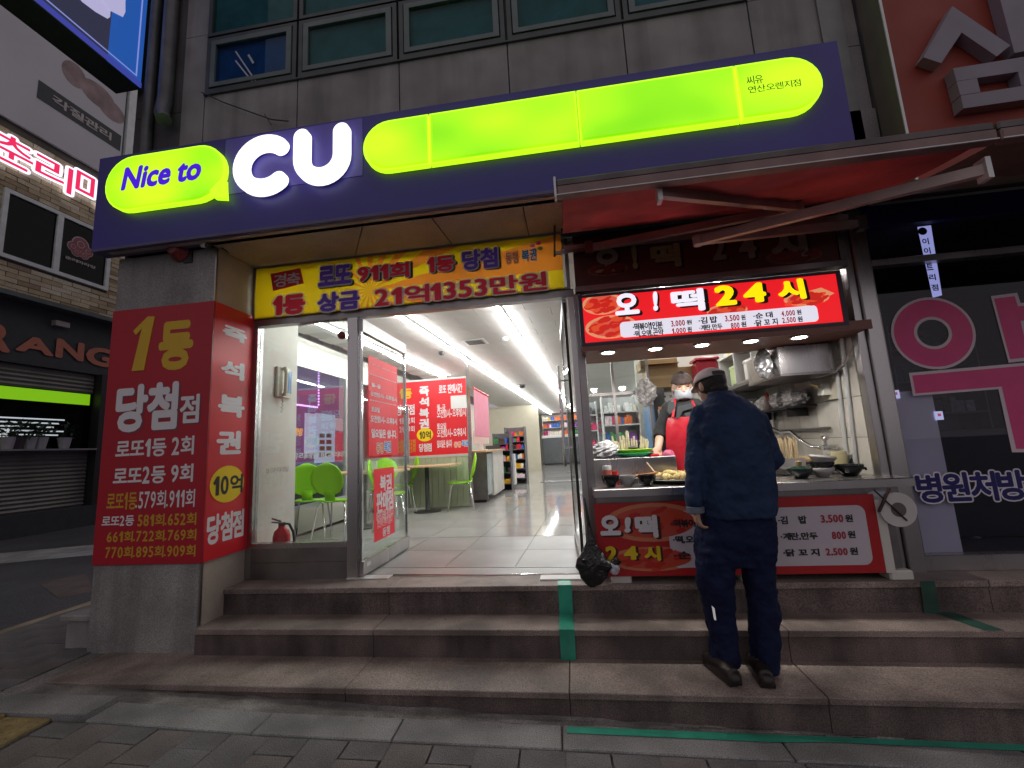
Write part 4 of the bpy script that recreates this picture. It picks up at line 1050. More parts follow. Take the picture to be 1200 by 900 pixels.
dish(706, 356, .15, .085, LY, ls, True, 1); dish(716, 383, .19, .09, LY, ls, True, 2)
a = W(955, 349, Y=LY)
MB().prism([(a.x - .19, a.z + .02), (a.x - .06, a.z - .06), (a.x + .13, a.z + .02), (a.x + .05, a.z + .07)], LY - .001, LY).build('printed_plate', litprint('plate', '#f0a070', .7), ls)
dish(945, 350, .15, .05, LY - .0012, ls, True, 4, 1)
dish(852, 364, .14, .05, LY, ls, True, 5, 0)
Q = roundrect(W(727, 390, Y=LY).x, W(959, 372, Y=LY).x, W(727, 396, Y=LY).z, W(957, 357.5, Y=LY).z, .03)
MB().prism(Q, LY - .0035, LY - .003).build('menu_field', litprint('white', (.82, .80, .92), .8), ls)
lw_, ly_, lb_ = litprint('letter_white', (.86, .84, .95), .95), litprint('letter_yellow', '#ffe600', .95), mat('menu_black', (.03, .01, .01), .5, var=0, emis=.02)
sh2 = [(lb_, .01, (.09, -.06))]
def LS(s, x0, y0, x1, y1, m, **k): Lpx(s, x0, y0, x1, y1, LY - .0036, m, ls, **k)
LS('오', 719, 345, 750, 367.5, lw_, bold=.05, layers=sh2); LS('!', 764, 342, 772, 364, lw_, bold=.06, layers=sh2, slant=.25); LS('떡', 785, 341, 827, 363.5, lw_, bold=.045, layers=sh2)
LS('2', 836, 335.5, 864, 357, ly_, bold=.06, layers=sh2); LS('4', 869, 333, 899, 353.5, ly_, bold=.06, layers=sh2); LS('시', 909, 329, 945, 350, ly_, bold=.06, layers=sh2, slant=-.05)
lr_ = mat('menu_red', (.45, .005, .02), .5, var=0, emis=.25, ecol=(.6, .0, .03))
def row(items, Y, par, bk_, rd_, bold=.035):
    for s, x0, y0, x1, y1, red_ in items: Lpx(s, x0, y0, x1, y1, Y, rd_ if red_ else bk_, par, bold=bold)
row((('·떡볶이1인분', 741, 379, 777, 385, 0), ('3,000', 786, 376, 803, 382, 1), ('원', 804, 375, 811, 380, 0), ('·김 밥', 818, 372, 841, 378, 0), ('3,500', 849, 370, 867, 376, 1), ('원', 868, 369, 874, 375, 0), ('·순 대', 882, 367, 906, 372, 0), ('4,000', 915, 364.5, 932, 370, 1), ('원', 933, 363, 939.5, 368.5, 0),
     ('·떡,오뎅,곤약', 742, 388, 778, 393, 0), ('1,000', 787, 385, 804, 390, 1), ('원', 805, 383, 811, 389, 0), ('·계란,만두', 819, 381, 847, 386, 0), ('800', 856, 378.5, 867, 384.5, 1), ('원', 868, 377, 875, 383, 0), ('·닭 꼬 지', 883, 375, 912, 380.5, 0), ('2,500', 916, 372.5, 933, 378, 1), ('원', 934, 371, 941, 377, 0)), LY - .0037, ls, lb_, lr_)
box('case', dark_edge, lx0 - .03, lx1 + .03, LY + .012, .1, lz0 - .022, lz1 + .022, ls)
# unlit upper sign behind the awning arms
us = thing('unlit_sign', 'dim unlit upper sign of the snack stall behind the awning arms', 'sign')
UY = -.075
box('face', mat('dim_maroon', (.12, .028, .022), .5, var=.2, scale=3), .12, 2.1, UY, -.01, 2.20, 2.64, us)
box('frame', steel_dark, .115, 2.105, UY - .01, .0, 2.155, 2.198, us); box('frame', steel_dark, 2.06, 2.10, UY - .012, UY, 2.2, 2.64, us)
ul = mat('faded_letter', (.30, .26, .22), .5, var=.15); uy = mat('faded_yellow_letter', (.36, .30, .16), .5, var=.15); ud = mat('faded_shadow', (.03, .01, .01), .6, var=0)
du = [(ud, .01, (.08, -.06))]
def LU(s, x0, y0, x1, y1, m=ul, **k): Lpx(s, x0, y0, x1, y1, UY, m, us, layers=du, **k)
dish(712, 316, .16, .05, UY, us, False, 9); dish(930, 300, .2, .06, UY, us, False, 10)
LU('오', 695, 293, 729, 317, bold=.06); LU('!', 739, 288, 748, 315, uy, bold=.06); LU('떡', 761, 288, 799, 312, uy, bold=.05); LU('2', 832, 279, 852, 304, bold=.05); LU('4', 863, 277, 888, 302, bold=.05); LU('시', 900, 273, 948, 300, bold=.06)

# awning ---------------------------------------------------------------
fabric = mat('red_awning_fabric', (.62, .09, .10), .85, var=.3, scale=2.5, stain=.4, bump=.6, bscale=9)
def awning(name, lab, x0, x1, fab):
    t = thing(name, lab, 'awning')
    yb, zb_, yf, zf = -.14, 2.625, -1.19, 2.315
    rows = []
    for j in range(9):
        v = j/8; rows.append([(x0 + .03 + (x1 - x0 - .06)*i/24, yb + (yf - yb)*v, zb_ + (zf - zb_)*v - .05*math.sin(math.pi*v) + .006*math.sin(i*2.1)*math.sin(math.pi*v)) for i in range(25)])
    s_ = MB().strip(rows).build('fabric', fab, t, smooth=True)
    MB().tube([(x0 + .02, yb, zb_ + .005), (x1 - .02, yb, zb_ + .005)], .04, 12).build('roller', black, t, smooth=True)
    box('front_bar', mat('awning_profile_brown', (.22, .14, .13), .5, .3, var=.2), x0, x1, -1.235, -1.185, 2.29, 2.35, t, .008)
    box('front_bar_top', mat('awning_bar_dark', (.12, .10, .10), .5, .4, var=.3), x0, x1, -1.228, -1.19, 2.354, 2.392, t, .008)
    box('bar_lip', alu, x0, x1, -1.2375, -1.2352, 2.293, 2.298, t)
    if x0 < 1: box('end_cap', alu, x0 - .012, x0, -1.24, -1.18, 2.285, 2.40, t)
    return t
aw = awning('stall_awning', 'folding red awning over the snack stall with its arms drawn in', .015, 2.12, fabric)
box('wall_bar', alu_brown, .05, 2.13, -.13, -.09, 2.485, 2.53, aw)
def arm(s0, el, fr, par, w=.035, h=.055):
    MB().beam(s0, el, w, h).build('arm', alu_brown, par); MB().beam(el, fr, w, h).build('arm', alu_brown, par)
    MB().lathe(tuple(Vector(el) - Vector((0, 0, h*.6))), [(.03, 0), (.034, .01), (.034, h*1.1), (.03, h*1.2)], 12).build('elbow_joint', alu_brown, par)
    MB().obox(fr, (.012, 0, 0), (0, .03, 0), (0, 0, .055)).build('arm_bracket', alu, par)
    MB().obox(s0, (.03, 0, 0), (0, .03, 0), (0, 0, .05)).build('wall_bracket', steel_dark, par)
arm(W(690, 291, Y=-.17), W(935, 243, Y=-.52), W(772, 226, Y=-1.15), aw)
arm(W(1008, 262, Y=-.17), W(818, 282, Y=-.55), W(1148, 178, Y=-1.15) + Vector((0, 0, -.10)), aw)
MB().beam(W(650, 297, Y=-.15), W(690, 292, Y=-.15), .02, .025).build('crank_rod', steel_dark, aw)
MB().beam(W(650, 265, Y=-.16), W(650, 300, Y=-.16), .015, .03, (0, 1, 0)).build('end_plate', black, aw)
aw2 = awning('pharmacy_awning', 'dull brown awning continuing over the pharmacy window at the right edge', 2.135, 5.2, mat('brown_awning_fabric', (.13, .075, .06), .8, var=.15))

# menu board below the counter ------------------------------------------
mb_ = thing('menu_banner', 'red printed menu banner hung on the front of the stall counter', 'menu board')
MY = -.222
rm = mat('menu_red_vinyl', '#b51f24', .45, var=.08, scale=2)
box('banner_sheet', rm, .125, 1.925, MY, MY + .004, .045, .535, mb_)
o_ = box('banner_batten', offwhite, 1.926, 1.98, MY - .002, MY + .03, .045, .50, mb_)
dish(765, 612, .33, .13, MY, mb_, False, 21); dish(765, 655, .3, .08, MY, mb_, False, 22)
gw = mat('menu_field_white', (.62, .57, .62), .5, var=.04)
Q = roundrect(W(783, 620, Y=MY).x, W(1017, 620, Y=MY).x, W(790, 665.5, Y=MY).z, W(1000, 592, Y=MY).z, .05)
MB().prism(Q, MY - .0012, MY - .0006).build('menu_field', gw, mb_)
MBY = MY - .0024
dsh = [(mat('deep_shadow_print', (.05, .008, .01), .5, var=0), .01, (.10, -.06))]
def LM(s, x0, y0, x1, y1, m=whiteprint, **k): Lpx(s, x0, y0, x1, y1, MBY, m, mb_, **k)
LM('오', 702, 604, 728, 627, bold=.06, layers=dsh); LM('!', 731, 606, 740, 624, bold=.07, slant=.3, layers=dsh); LM('떡', 743, 604, 772, 630, bold=.055, layers=dsh)
yy_ = mat('menu_yellow', '#e8cc20', .5)
LM('2', 709, 640, 724, 658, yy_, bold=.06, layers=dsh); LM('4', 730, 640, 748, 656, yy_, bold=.06, layers=dsh); LM('시', 754, 640, 775, 657, yy_, bold=.06, layers=dsh)
mr_ = mat('price_red', (.42, .02, .05), .5, var=0)
row((('·떡볶이1인분', 786, 609, 838, 617, 0), ('·떡,오뎅,곤약', 788, 628, 846, 636, 0), ('·순 대', 789, 646, 830, 655, 0), ('3,000', 845, 606, 873, 616, 1), ('1,000', 852, 627, 880, 636, 1), ('4,000', 852, 645, 880, 655, 1),
     ('·김    밥', 911, 605, 946, 613.5, 0), ('3,500', 961, 603.5, 989, 612.5, 1), ('원', 989.5, 603, 1000, 611.5, 0),
     ('·계란,만두', 914, 624.5, 959, 632.5, 0), ('800', 974, 623, 992, 631.5, 1), ('원', 992.5, 622, 1003, 630.5, 0),
     ('·닭 꼬 지', 917, 643.5, 961, 651.5, 0), ('2,500', 967, 642.5, 994, 651, 1), ('원', 995, 641.5, 1006, 650, 0)), MBY, mb_, blackprint, mr_, .04)

# ---------------------------------------------------------------- things on the counter
CT = .636
black_gl = mat('black_glazed', (.015, .018, .018), .12, var=.1); dkgreen = mat('dark_green_glazed', (.015, .035, .025), .12)
pearl = mat('white_ceramic', (.62, .60, .58), .25, var=.05); sauce = mat('dark_sauce', (.03, .015, .01), .2)
def bowl(x, y, r, h, m_, lab, inside=None, z=CT, nm='bowl', cat='bowl'):
    t = MB().lathe((0, 0, 0), [(r*.45, 0), (r*.5, .004), (r*.75, h*.35), (r, h*.8), (r*.98, h), (r*.92, h), (r*.85, h*.7), (0, h*.62)], 22).build(nm, m_, smooth=True)
    t.location = (x, y, z); tag(t, lab, cat)
    if inside: MB().lathe((0, 0, 0), [(r*.88, h*.82), (r*.5, h*.86), (0, h*.88)], 18).build('contents', inside, t, smooth=True)
    return t
def onc(px, Y, Z=CT): a_ = W(px, 570, Y=Y); return a_.x
bowl(onc(716, -.10), -.10, .066, .082, black_gl, 'black lidded pot at the left end of the counter, red jar behind', sauce)
bowl(onc(736, -.11), -.11, .055, .08, pearl, 'white bowl of dark sauce between two black pots on the counter', sauce)
bowl(onc(759, -.11), -.11, .066, .078, black_gl, 'black bowl of red stew just left of the customer', mat('red_stew', (.30, .07, .03), .4, var=.4, scale=60, bump=.5))
# food platter
pl = thing('food_platter', 'wide platter piled with yellow fried snacks left of the customer', 'platter', (W(793, 555, Y=.03).x, .03, CT))
MB().lathe((0, 0, 0), [(.11, 0), (.16, .018), (.20, .03), (.198, .035), (.15, .025), (0, .018)], 28).build('plate', mat('grey_white_plate', (.5, .48, .46), .3), pl, smooth=True)
fm_ = mat('fried_batter', (.52, .40, .16), .7, var=.3, scale=40, bump=.8, bscale=70)
random.seed(5)
pm_ = MB().ellipsoid((0, 0, 0), .042, .024, .02, 8, 6).build('snack_piece', fm_, pl, smooth=True); pm_.location = (0, -.05, .05)
for k in range(44):
    o = pm_.copy(); COL.objects.link(o); r = random.random()**.6 * .15; t_ = random.random()*6.28
    o.location = (r*math.cos(t_), r*math.sin(t_), .035 + .065*(1 - r/.16) * random.random() + .01); o.rotation_euler = (random.uniform(-.6, .6), random.uniform(-.6, .6), random.random()*6.28); s_ = random.uniform(.7, 1.15); o.scale = (s_, s_, s_*random.uniform(.8, 1.3))
o = MB().tube([(W(741, 560, Y=-.02).x, -.02, CT + .06), (W(772, 556, Y=-.05).x, -.05, CT + .085)], [.012, .006], 8).build('wooden_tongs', mat('orange_wood', (.50, .20, .06), .5), smooth=True); tag(o, 'orange wooden tongs lying across the red stew bowl and platter', 'tongs')
# spice jars
def jar(x, y, r, h, mm, lid, lab, z=CT):
    t = thing('spice_jar', lab, 'jar', (x, y, z)); MB().lathe((0, 0, 0), [(r, 0), (r, h*.7), (r*.9, h*.78)], 16).build('glass_body', mm, t, smooth=True)
    MB().lathe((0, 0, 0), [(r*.95, h*.78), (r*.95, h), (0, h)], 16).build('lid', lid, t, smooth=True)
jar(onc(713, .06), .06, .036, .145, mat('chilli_jar', (.42, .10, .07), .2, var=.2), white, 'clear jar of red chilli powder with white lid on the stall counter')
jar(onc(722, .09), .09, .026, .10, red, mat('red_lid', (.5, .03, .03), .3), 'small red topped sauce jar beside the chilli jar')
bowl(onc(737, .10), .10, .075, .05, mat('plastic_tray', (.55, .54, .52), .3), 'pale plastic tray with white packets behind the sauce bowls', white, nm='tray', cat='tray')
bowl(onc(765, .08), .08, .09, .05, mat('steel_bowl', (.5, .48, .46), .3, .8), 'steel bowl of red seasoned food behind the black stew bowl', MATS['red_stew'])
o = MB().tube([(W(770, 545, Y=.12).x, .12, CT + .04), (W(757, 535, Y=.16).x, .16, CT + .15)], [.009, .007], 8).build('ladle_handle', mat('ladle_wood', (.5, .38, .25), .5), smooth=True); tag(o, 'pale wooden spoon standing in the red food bowl', 'spoon')
# right of the customer
t = bowl(onc(940, -.03) , -.03, .08, .07, dkgreen, 'dark green lidded pot on the counter right of the customer')
MB().lathe((0, 0, 0), [(.077, .07), (.05, .082), (.0, .088)], 20).lathe((0, 0, 0), [(.014, .086), (.018, .11), (.0, .115)], 12).build('lid', dkgreen, t, smooth=True)
MB().lathe((0, 0, 0), [(.015, .088), (.021, .118), (.0, .123)], 12).build('knob', mat('tan_knob', (.42, .28, .14), .5), t, smooth=True)
for k, (mm, rr_) in enumerate(((pearl, .078), (black_gl, .078), (pearl, .084))):
    o = bowl(onc(966, .0) + .004*k, .0, rr_, .066, mm, ['white bowl at the bottom of the bowl stack right of the customer', 'dark bowl in the middle of the bowl stack on the counter', 'white bowl tilted on top of the bowl stack on the counter'][k], z=CT + .001 + .042*k)
    if k == 2: o.rotation_euler = (0, .16, 0)
o = bowl(onc(998, .0), .0, .09, .08, black_gl, 'large black pot near the right end of the counter')
MB().tube([(-.085, 0, .045), (-.11, 0, .05), (-.11, 0, .035)], .008, 6).tube([(.085, 0, .045), (.11, 0, .05), (.11, 0, .035)], .008, 6).build('handle', black_gl, o)
clr = mat('smoky_plastic', (.30, .32, .33), .15, var=.2)
o = bowl(onc(988, .3), .3, .09, .09, clr, 'smoky plastic box of wrapped items behind the black pot', z=.682)
o = MB().lathe((0, 0, 0), [(.05, 0), (.055, .10), (.05, .12)], 16).build('jar', mat('yellowish_jar', (.45, .40, .22), .2, var=.2), smooth=True); o.location = (2.0, .22, .682); tag(o, 'yellowish jar with a grey lid at the right corner of the stall', 'jar')
# skewers in a box behind the customer
sk = thing('skewer_box', 'box packed with upright wooden skewers right of the customer', 'skewer box', (W(918, 540, Y=.45).x, .45, .682))
box('tray_box', mat('steel_bowl', (.5, .48, .46)), -.13, .13, -.08, .08, 0, .07, sk)
b = MB(); random.seed(3)
for k in range(70):
    x_, y_ = random.uniform(-.12, .12), random.uniform(-.07, .07); b.tube([(x_, y_, .01), (x_ + random.uniform(-.02, .02), y_, .22 + random.uniform(-.02, .03))], .0035, 4)
stuff(b.build('skewers', mat('skewer_wood', (.58, .44, .26), .6), sk))
o = MB().ellipsoid((0, 0, 0), .11, .06, .04, 14, 8).build('dough_roll', mat('bread_tan', (.5, .34, .18), .6, var=.3, scale=15, bump=.5), smooth=True); o.location = (1.92, .62, .72); tag(o, 'tan bread like roll lying on the steel side worktop', 'food')
# shelf and hood on the right wall
def onr(px, py, X=2.1): return W(px, py, X=X)
hd = thing('steel_hood', 'bright stainless hood box under the right end of the lit sign', 'hood')
box('hood_box', steel, 1.66, 2.105, .18, .80, 1.42, 1.64, hd, .006); box('hood_lip', steel_dark, 1.655, 2.105, .175, .80, 1.40, 1.419, hd)
sf2 = thing('wall_rack', 'open rack of boxes and tubs high on the right wall of the stall', 'shelf')
box('shelf_board', steel, 1.72, 2.105, .82, 2.6, 1.47, 1.49, sf2); box('shelf_board', white, 1.72, 2.105, .82, 2.6, 1.80, 1.815, sf2); box('shelf_board', white, 1.72, 2.105, .82, 2.6, 2.12, 2.135, sf2)
for y in (.82, 1.25, 1.68, 2.1, 2.55): box('divider', white, 1.72, 2.105, y, y + .015, 1.49, 2.12, sf2)
box('underside', steel_dark, 1.70, 2.105, .82, 2.6, 1.44, 1.4695, sf2)
for i, (x, y, z, w, d, h, c_, lab) in enumerate(((1.75, .88, 1.816, .12, .14, .15, '#e4e2da', 'white tub on the upper shelf of the stall rack nearest the hood'),
      (1.75, 1.05, 1.816, .12, .12, .12, '#1f6a3a', 'green box on the upper shelf of the stall rack'), (1.75, 1.32, 1.816, .14, .16, .13, '#e8b428', 'yellow box on the upper shelf of the stall rack'),
      (1.75, 1.48, 1.816, .12, .14, .10, '#d8d4c4', 'cream tub beside the yellow box on the upper rack shelf'), (1.75, .9, 1.491, .13, .2, .2, '#f0eee8', 'tall white box on the lower rack shelf beside the hood'),
      (1.75, 1.30, 1.491, .12, .18, .2, '#b8cc90', 'pale green patterned box on the lower rack shelf'), (1.75, 1.72, 1.491, .16, .25, .12, '#e8e6e0', 'low white tub on the lower rack shelf behind the cap'))):
    t = box('storage_box', mat('box_' + c_[1:], c_, .5, var=.1), x, x + w, y, y + d, z, z + h*.85, None, .008); tag(t, lab, 'box'); box('lid', mat('box_' + c_[1:], c_), x - .005, x + w + .005, y - .005, y + d + .005, z + h*.85 + .001, z + h, t, .006)
# hanging silver bag
def blob(name, lab, cat, c, rx, ry, rz, m_, seed, amp=.25, n=26, fr=5, taper=0):
    random.seed(seed); ph = [random.uniform(0, 6.28) for _ in range(8)]
    vs = []; m2 = n
    b_ = MB(); b_.ellipsoid((0, 0, 0), 1, 1, 1, n, m2)
    out = []
    for x, y, z in b_.v:
        d = 1 + amp*(math.sin(fr*x + ph[0])*math.sin(fr*1.3*y + ph[1]) + .5*math.sin(fr*2.3*z + ph[2] + 3*x)*math.sin(fr*2.1*x + ph[3]) + .4*math.sin(fr*4*(x + y) + ph[4])*math.sin(fr*4.4*z + ph[5]))
        tp = 1 - taper*max(0, z)
        out.append((x*rx*d*tp, y*ry*d*tp, z*rz*(1 + (d - 1)*.4)))
    b_.v = out; o_ = b_.build(name, m_, smooth=False, weld=True); o_.location = c
    return tag(o_, lab, cat)
foil = mat('crumpled_foil', (.80, .78, .78), .25, .4, var=.3, scale=30, bump=1.5, bscale=45)
clearbag = mat('crinkled_clear_bag', (.55, .53, .53), .2, .1, var=.35, scale=22, bump=1.5, bscale=40)
bb = blob('hanging_bag', 'silver grey plastic bag hanging in front of the steel hood', 'bag', (1.60, .30, 1.53), .07, .05, .13, mat('silver_bag', (.35, .35, .36), .25, .6, var=.3, scale=12, bump=1.2, bscale=18), 3, .15, 20, 4, .3)
# wall bracket shelf with foil wrapped food
ws = thing('bracket_shelf', 'narrow black bracket shelf on the tiled wall carrying foil packs', 'shelf')
box('shelf_board', black, 1.92, 2.105, .60, 2.0, 1.175, 1.19, ws)
for y in (.75, 1.4): box('bracket', black, 1.93, 2.105, y, y + .015, 1.10, 1.174, ws)
for i, (y, s_) in enumerate(((.72, 1.0), (.98, .9), (1.25, 1.1), (1.62, 1.0))):
    blob('foil_pack', ['foil wrapped pack at the front end of the bracket shelf', 'second foil pack from the front on the bracket shelf', 'large foil pack in the middle of the bracket shelf', 'farthest foil pack on the bracket shelf behind the customer'][i], 'foil pack', (1.99, y, 1.265), .09, .145*s_, .08, foil, 11 + i, .22, 18, 6)
bt = thing('squeeze_bottle', 'dark sauce squeeze bottle with red cap among the foil packs', 'bottle', (1.94, 1.12, 1.191))
MB().lathe((0, 0, 0), [(.032, 0), (.034, .09), (.02, .12)], 14).build('bottle_body', mat('sauce_bottle', (.25, .16, .15), .25), bt, smooth=True); MB().lathe((0, 0, 0), [(.022, .12), (.02, .14), (.006, .175), (0, .176)], 12).build('cap', rp, bt, smooth=True)
# gas valve, hose and pipes
b = MB(); b.tube([onr(1000, 405, 2.08), onr(990, 425, 2.06), onr(978, 436, 2.05), onr(950, 445, 2.05)], .008, 8)
o = b.build('antenna_pipe', steel, smooth=True); tag(o, 'thin bent pipe running up the wall beside the stall hood', 'pipe')
hs = MB(); hs.tube([onr(905, 502, 2.03), onr(916, 507, 2.0), onr(927, 506, 2.0), onr(938, 516, 2.0), onr(950, 523, 2.0), onr(962, 525, 2.02), onr(975, 524, 2.05)], .016, 10)
o = hs.build('metal_hose', chrome, smooth=True); tag(o, 'flexible metal water hose across the tiled wall above the pots', 'hose')
tp_ = thing('water_tap', 'old wall tap with round knob above the bowl stack', 'tap'); a = onr(978, 524, 2.07)
MB().tube([a + Vector((-.09, 0, 0)), a + Vector((.02, 0, 0))], .022, 10).tube([a + Vector((-.06, 0, 0)), a + Vector((-.06, 0, .06))], .014, 8).build('tap_body', chrome, tp_, smooth=True)
MB().ellipsoid(a + Vector((-.06, 0, .075)), .028, .028, .02, 12, 8).build('knob', chrome, tp_, smooth=True)
o = thing('meter_valve', 'stained white gas valve with lever on the tiled wall', 'valve'); a = onr(966, 456, 2.06)
box('valve_body', offwhite, a.x - .04, a.x + .04, a.y - .04, a.y + .04, a.z - .05, a.z + .05, o, .012); box('plate', beige, 2.085, 2.106, a.y - .12, a.y + .06, a.z - .09, a.z + .06, o); MB().beam(a + Vector((-.05, -.02, .02)), a + Vector((-.05, .08, .05)), .012, .02).build('lever', mat('brass', (.4, .3, .12), .35, .8), o)
o = MB(); 
for px in (976, 986): o.tube([onr(px, 392, 2.085), onr(px + 17, 545, 2.085)], .014, 8)
o = o.build('conduit', alu, smooth=True); tag(o, 'pair of white conduits running down the stall corner by the right post', 'conduit')
o = MB().tube([(2.08, .42, .98), (2.08, 1.9, .98)], .012, 8).tube([(2.08, 1.38, 1.2), (2.08, 1.38, .98)], .012, 8).build('wall_pipe', steel_dark, smooth=True); tag(o, 'thin rusty pipe along the tiled wall behind the customer', 'pipe')
# cardboard boxes, calendar, black panel, red case
card = mat('cardboard', (.42, .29, .15), .75, var=.12, scale=5)
o = box('cardboard_box', card, .80, 1.28, .98, 1.30, 1.47, 1.66, None, .003); tag(o, 'long brown cardboard box on top of the black fridge', 'cardboard box'); box('tape_line', mat('parcel_tape', (.50, .38, .2), .3), .801, 1.279, .976, .9795, 1.56, 1.585, o)
o = box('cardboard_box', card, .74, 1.10, 1.0, 1.25, 1.665, 1.76, None, .003); tag(o, 'flat cardboard box stacked on the longer one above the vendor', 'cardboard box')
box('flap', card, .74, 1.10, .94, .999, 1.70, 1.705, o)
bf = thing('black_fridge', 'narrow black fridge behind the vendor with a blue poster on its side', 'fridge'); box('cabinet', mat('black_enamel', (.025, .025, .028), .3), .83, .94, 1.0, 1.5, .0, 1.465, bf); box('side_sheet', mat('blue_print', (.10, .25, .5), .4, var=.4, scale=4), .805, .829, .99, 1.5, .85, 1.30, bf); box('handle', steel, .86, .875, .97, .985, 1.0, 1.25, bf); box('label_plate', mat('orange_label', (.6, .25, .1), .4), .87, .92, .996, .9995, 1.25, 1.28, bf)
cl = thing('wall_calendar', 'white wall calendar behind the vendor with rows of dates', 'calendar'); box('sheet', white, .95, 1.28, 1.20, 1.205, 1.12, 1.46, cl)
for r_ in range(5): letters(['1 2 3 4 5', '8 9 10 11 12', '15 16 17 18', '22 23 24 25', '29 30 31'][r_], (.97, 1.1995, 1.385 - .055*r_), (.28, 0, 0), (0, 0, .022), blackprint, cl, bold=.02)
disc(redprint, 1.13, 1.435, .012, .012, 1.198, 'red_mark', cl, 1.1995)
o = thing('red_case', 'shiny red plastic case hanging above the vendor next to the downlight', 'case')
box('case_body', mat('shiny_red', (.55, .03, .06), .2), 1.22, 1.42, .55, .75, 1.42, 1.60, o, .02); box('case_lid', MATS['shiny_red'], 1.21, 1.43, .54, .76, 1.601, 1.63, o, .01)
o.location = (.0, .25, .08)
blob('plastic_bag', 'bundle of crumpled clear bags hanging from the cardboard box', 'plastic bag', (.74, .86, 1.42), .085, .05, .13, clearbag, 31, .25, 20, 5)
blob('plastic_bag', 'white plastic bag at the left end of the stall back rim', 'plastic bag', (.27, .24, .90), .10, .05, .075, mat('white_bag', (.7, .7, .72), .4, bump=1, bscale=25), 32, .2, 20, 5)
gt = thing('paper_cup_stack', 'bunch of wrapped wooden skewers and cups behind the left counter', 'skewer bundle', (.46, .30, .832))
random.seed(8); b = MB()
for k in range(46):
    x_, y_ = random.uniform(-.14, .14), random.uniform(-.04, .06); h_ = .17 + random.uniform(-.06, .05) - abs(x_)*.4
    b.tube([(x_, y_, 0), (x_*1.15, y_, h_)], [.006, .008], 6)
stuff(b.build('wrapped_sticks', mat('pale_wrapped_sticks', (.60, .52, .38), .5, var=.3, scale=20), gt))
box('tray_box', alu, -.16, .16, -.05, .08, 0, .04, gt)
for i, (c_, z, y, lab) in enumerate((('#18a878', .832, .22, 'turquoise plastic tray on the back rim of the counter'), ('#a4d810', .862, .225, 'lime green tray stacked on the turquoise one'))):
    o = MB().lathe((0, 0, 0), [(.10, 0), (.15, .028), (.148, .03), (.10, .004)], 20, sx=1, sy=.4).build('plastic_tray', mat('tray_' + c_[1:], c_, .35), smooth=True); o.location = (.50, y, z + .001); tag(o, lab, 'tray')
o = MB().ellipsoid((.49, .235, .905), .04, .025, .012, 10, 6).build('clip', black, smooth=True); tag(o, 'small black clip lying in the lime green tray', 'clip')
o = box('red_packet', rp, .61, .68, .19, .26, .831, .85, None, .004); tag(o, 'small red packet beside the green trays', 'packet')
# black rubbish bag hanging from the left post and white roll on the right
blackbag = mat('black_bin_bag', (.012, .012, .013), .22, var=.2, bump=2, bscale=22)
a = W(693, 655, Y=-.24)
bg_ = blob('rubbish_bag', 'black plastic rubbish bag hanging at the left corner of the stall counter', 'rubbish bag', (W(694, 655, Y=-.29).x, -.29, .155), .115, .06, .15, blackbag, 41, .12, 30, 4, .55)
MB().tube([(-.0, .0, .12), (-.005, .03, .24), (-.02, .08, .42)], [.035, .014, .004], 8).tube([(.05, -.02, .0), (.13, -.02, -.02), (.17, -.02, .03)], [.05, .035, .03], 10).build('knot', blackbag, bg_)
MB().ellipsoid((.14, -.04, -.03), .035, .02, .04, 8, 6).build('white_print', mat('bag_print', (.5, .5, .55), .4, bump=1, bscale=60, var=.5, scale=60), bg_)
rl = thing('paper_roll', 'big white paper roll hung beside the menu banner below the counter', 'paper roll'); a = W(1047, 596, Y=-.2)
MB().lathe((a.x, -.125, a.z), [(.03, 0), (.105, 0), (.108, .01), (.108, .12), (.03, .12)], 30, 'Y').build('roll', mat('roll_paper', (.66, .62, .60), .7, var=.05), rl, smooth=True)
MB().lathe((a.x, -.240, a.z), [(.045, 0), (.045, .006), (0, .006)], 20, 'Y').build('core', mat('grey_card_core', (.16, .13, .12), .8), rl)
cr_ = MB(); cr_.tube([W(1042, 572, Y=-.26), W(1030, 600, Y=-.26)], .009, 6).tube([W(1024, 574, Y=-.26), W(1063, 610, Y=-.25)], .005, 6); cr_.build('string', mat('dark_string', (.04, .02, .02), .7), rl)
o = MB().ellipsoid((a.x - .06, -.16, a.z + .09), .10, .05, .04, 14, 8).build('folded_cloth', mat('white_cloth', (.6, .62, .66), .8), smooth=True); tag(o, 'white folded cloth tucked behind the paper roll', 'cloth')

# goods seen through the partition
goods('goods_shelf', 'white shelf of bottles and packets seen through the stall partition', 'shelf', .52, 1.05, 3.4, 3.7, [.15, .42, .69, .96, 1.22, 1.42], bright + ['#ffffff'], .06, .15, .95, (.6, .6, .6))
goods('goods_shelf', 'taller pale shelf right of the bottles behind the stall partition', 'shelf', 1.10, 1.60, 4.0, 4.3, [.3, .55, .8, 1.05, 1.3, 1.5], ['#e8e4d8', '#404040', '#c8b070', '#8a9a70', '#f0f0f0'], .06, .13, .95, (.7, .7, .68))
goods('goods_shelf', 'shelf of dark cups at the left edge of the stall partition', 'shelf', .16, .50, 5.0, 5.3, [.3, .6, .9, 1.2, 1.5], ['#5a5a60', '#b8b8b8', '#d02860', '#303030'], .09, .16, .8, (.6, .62, .64))

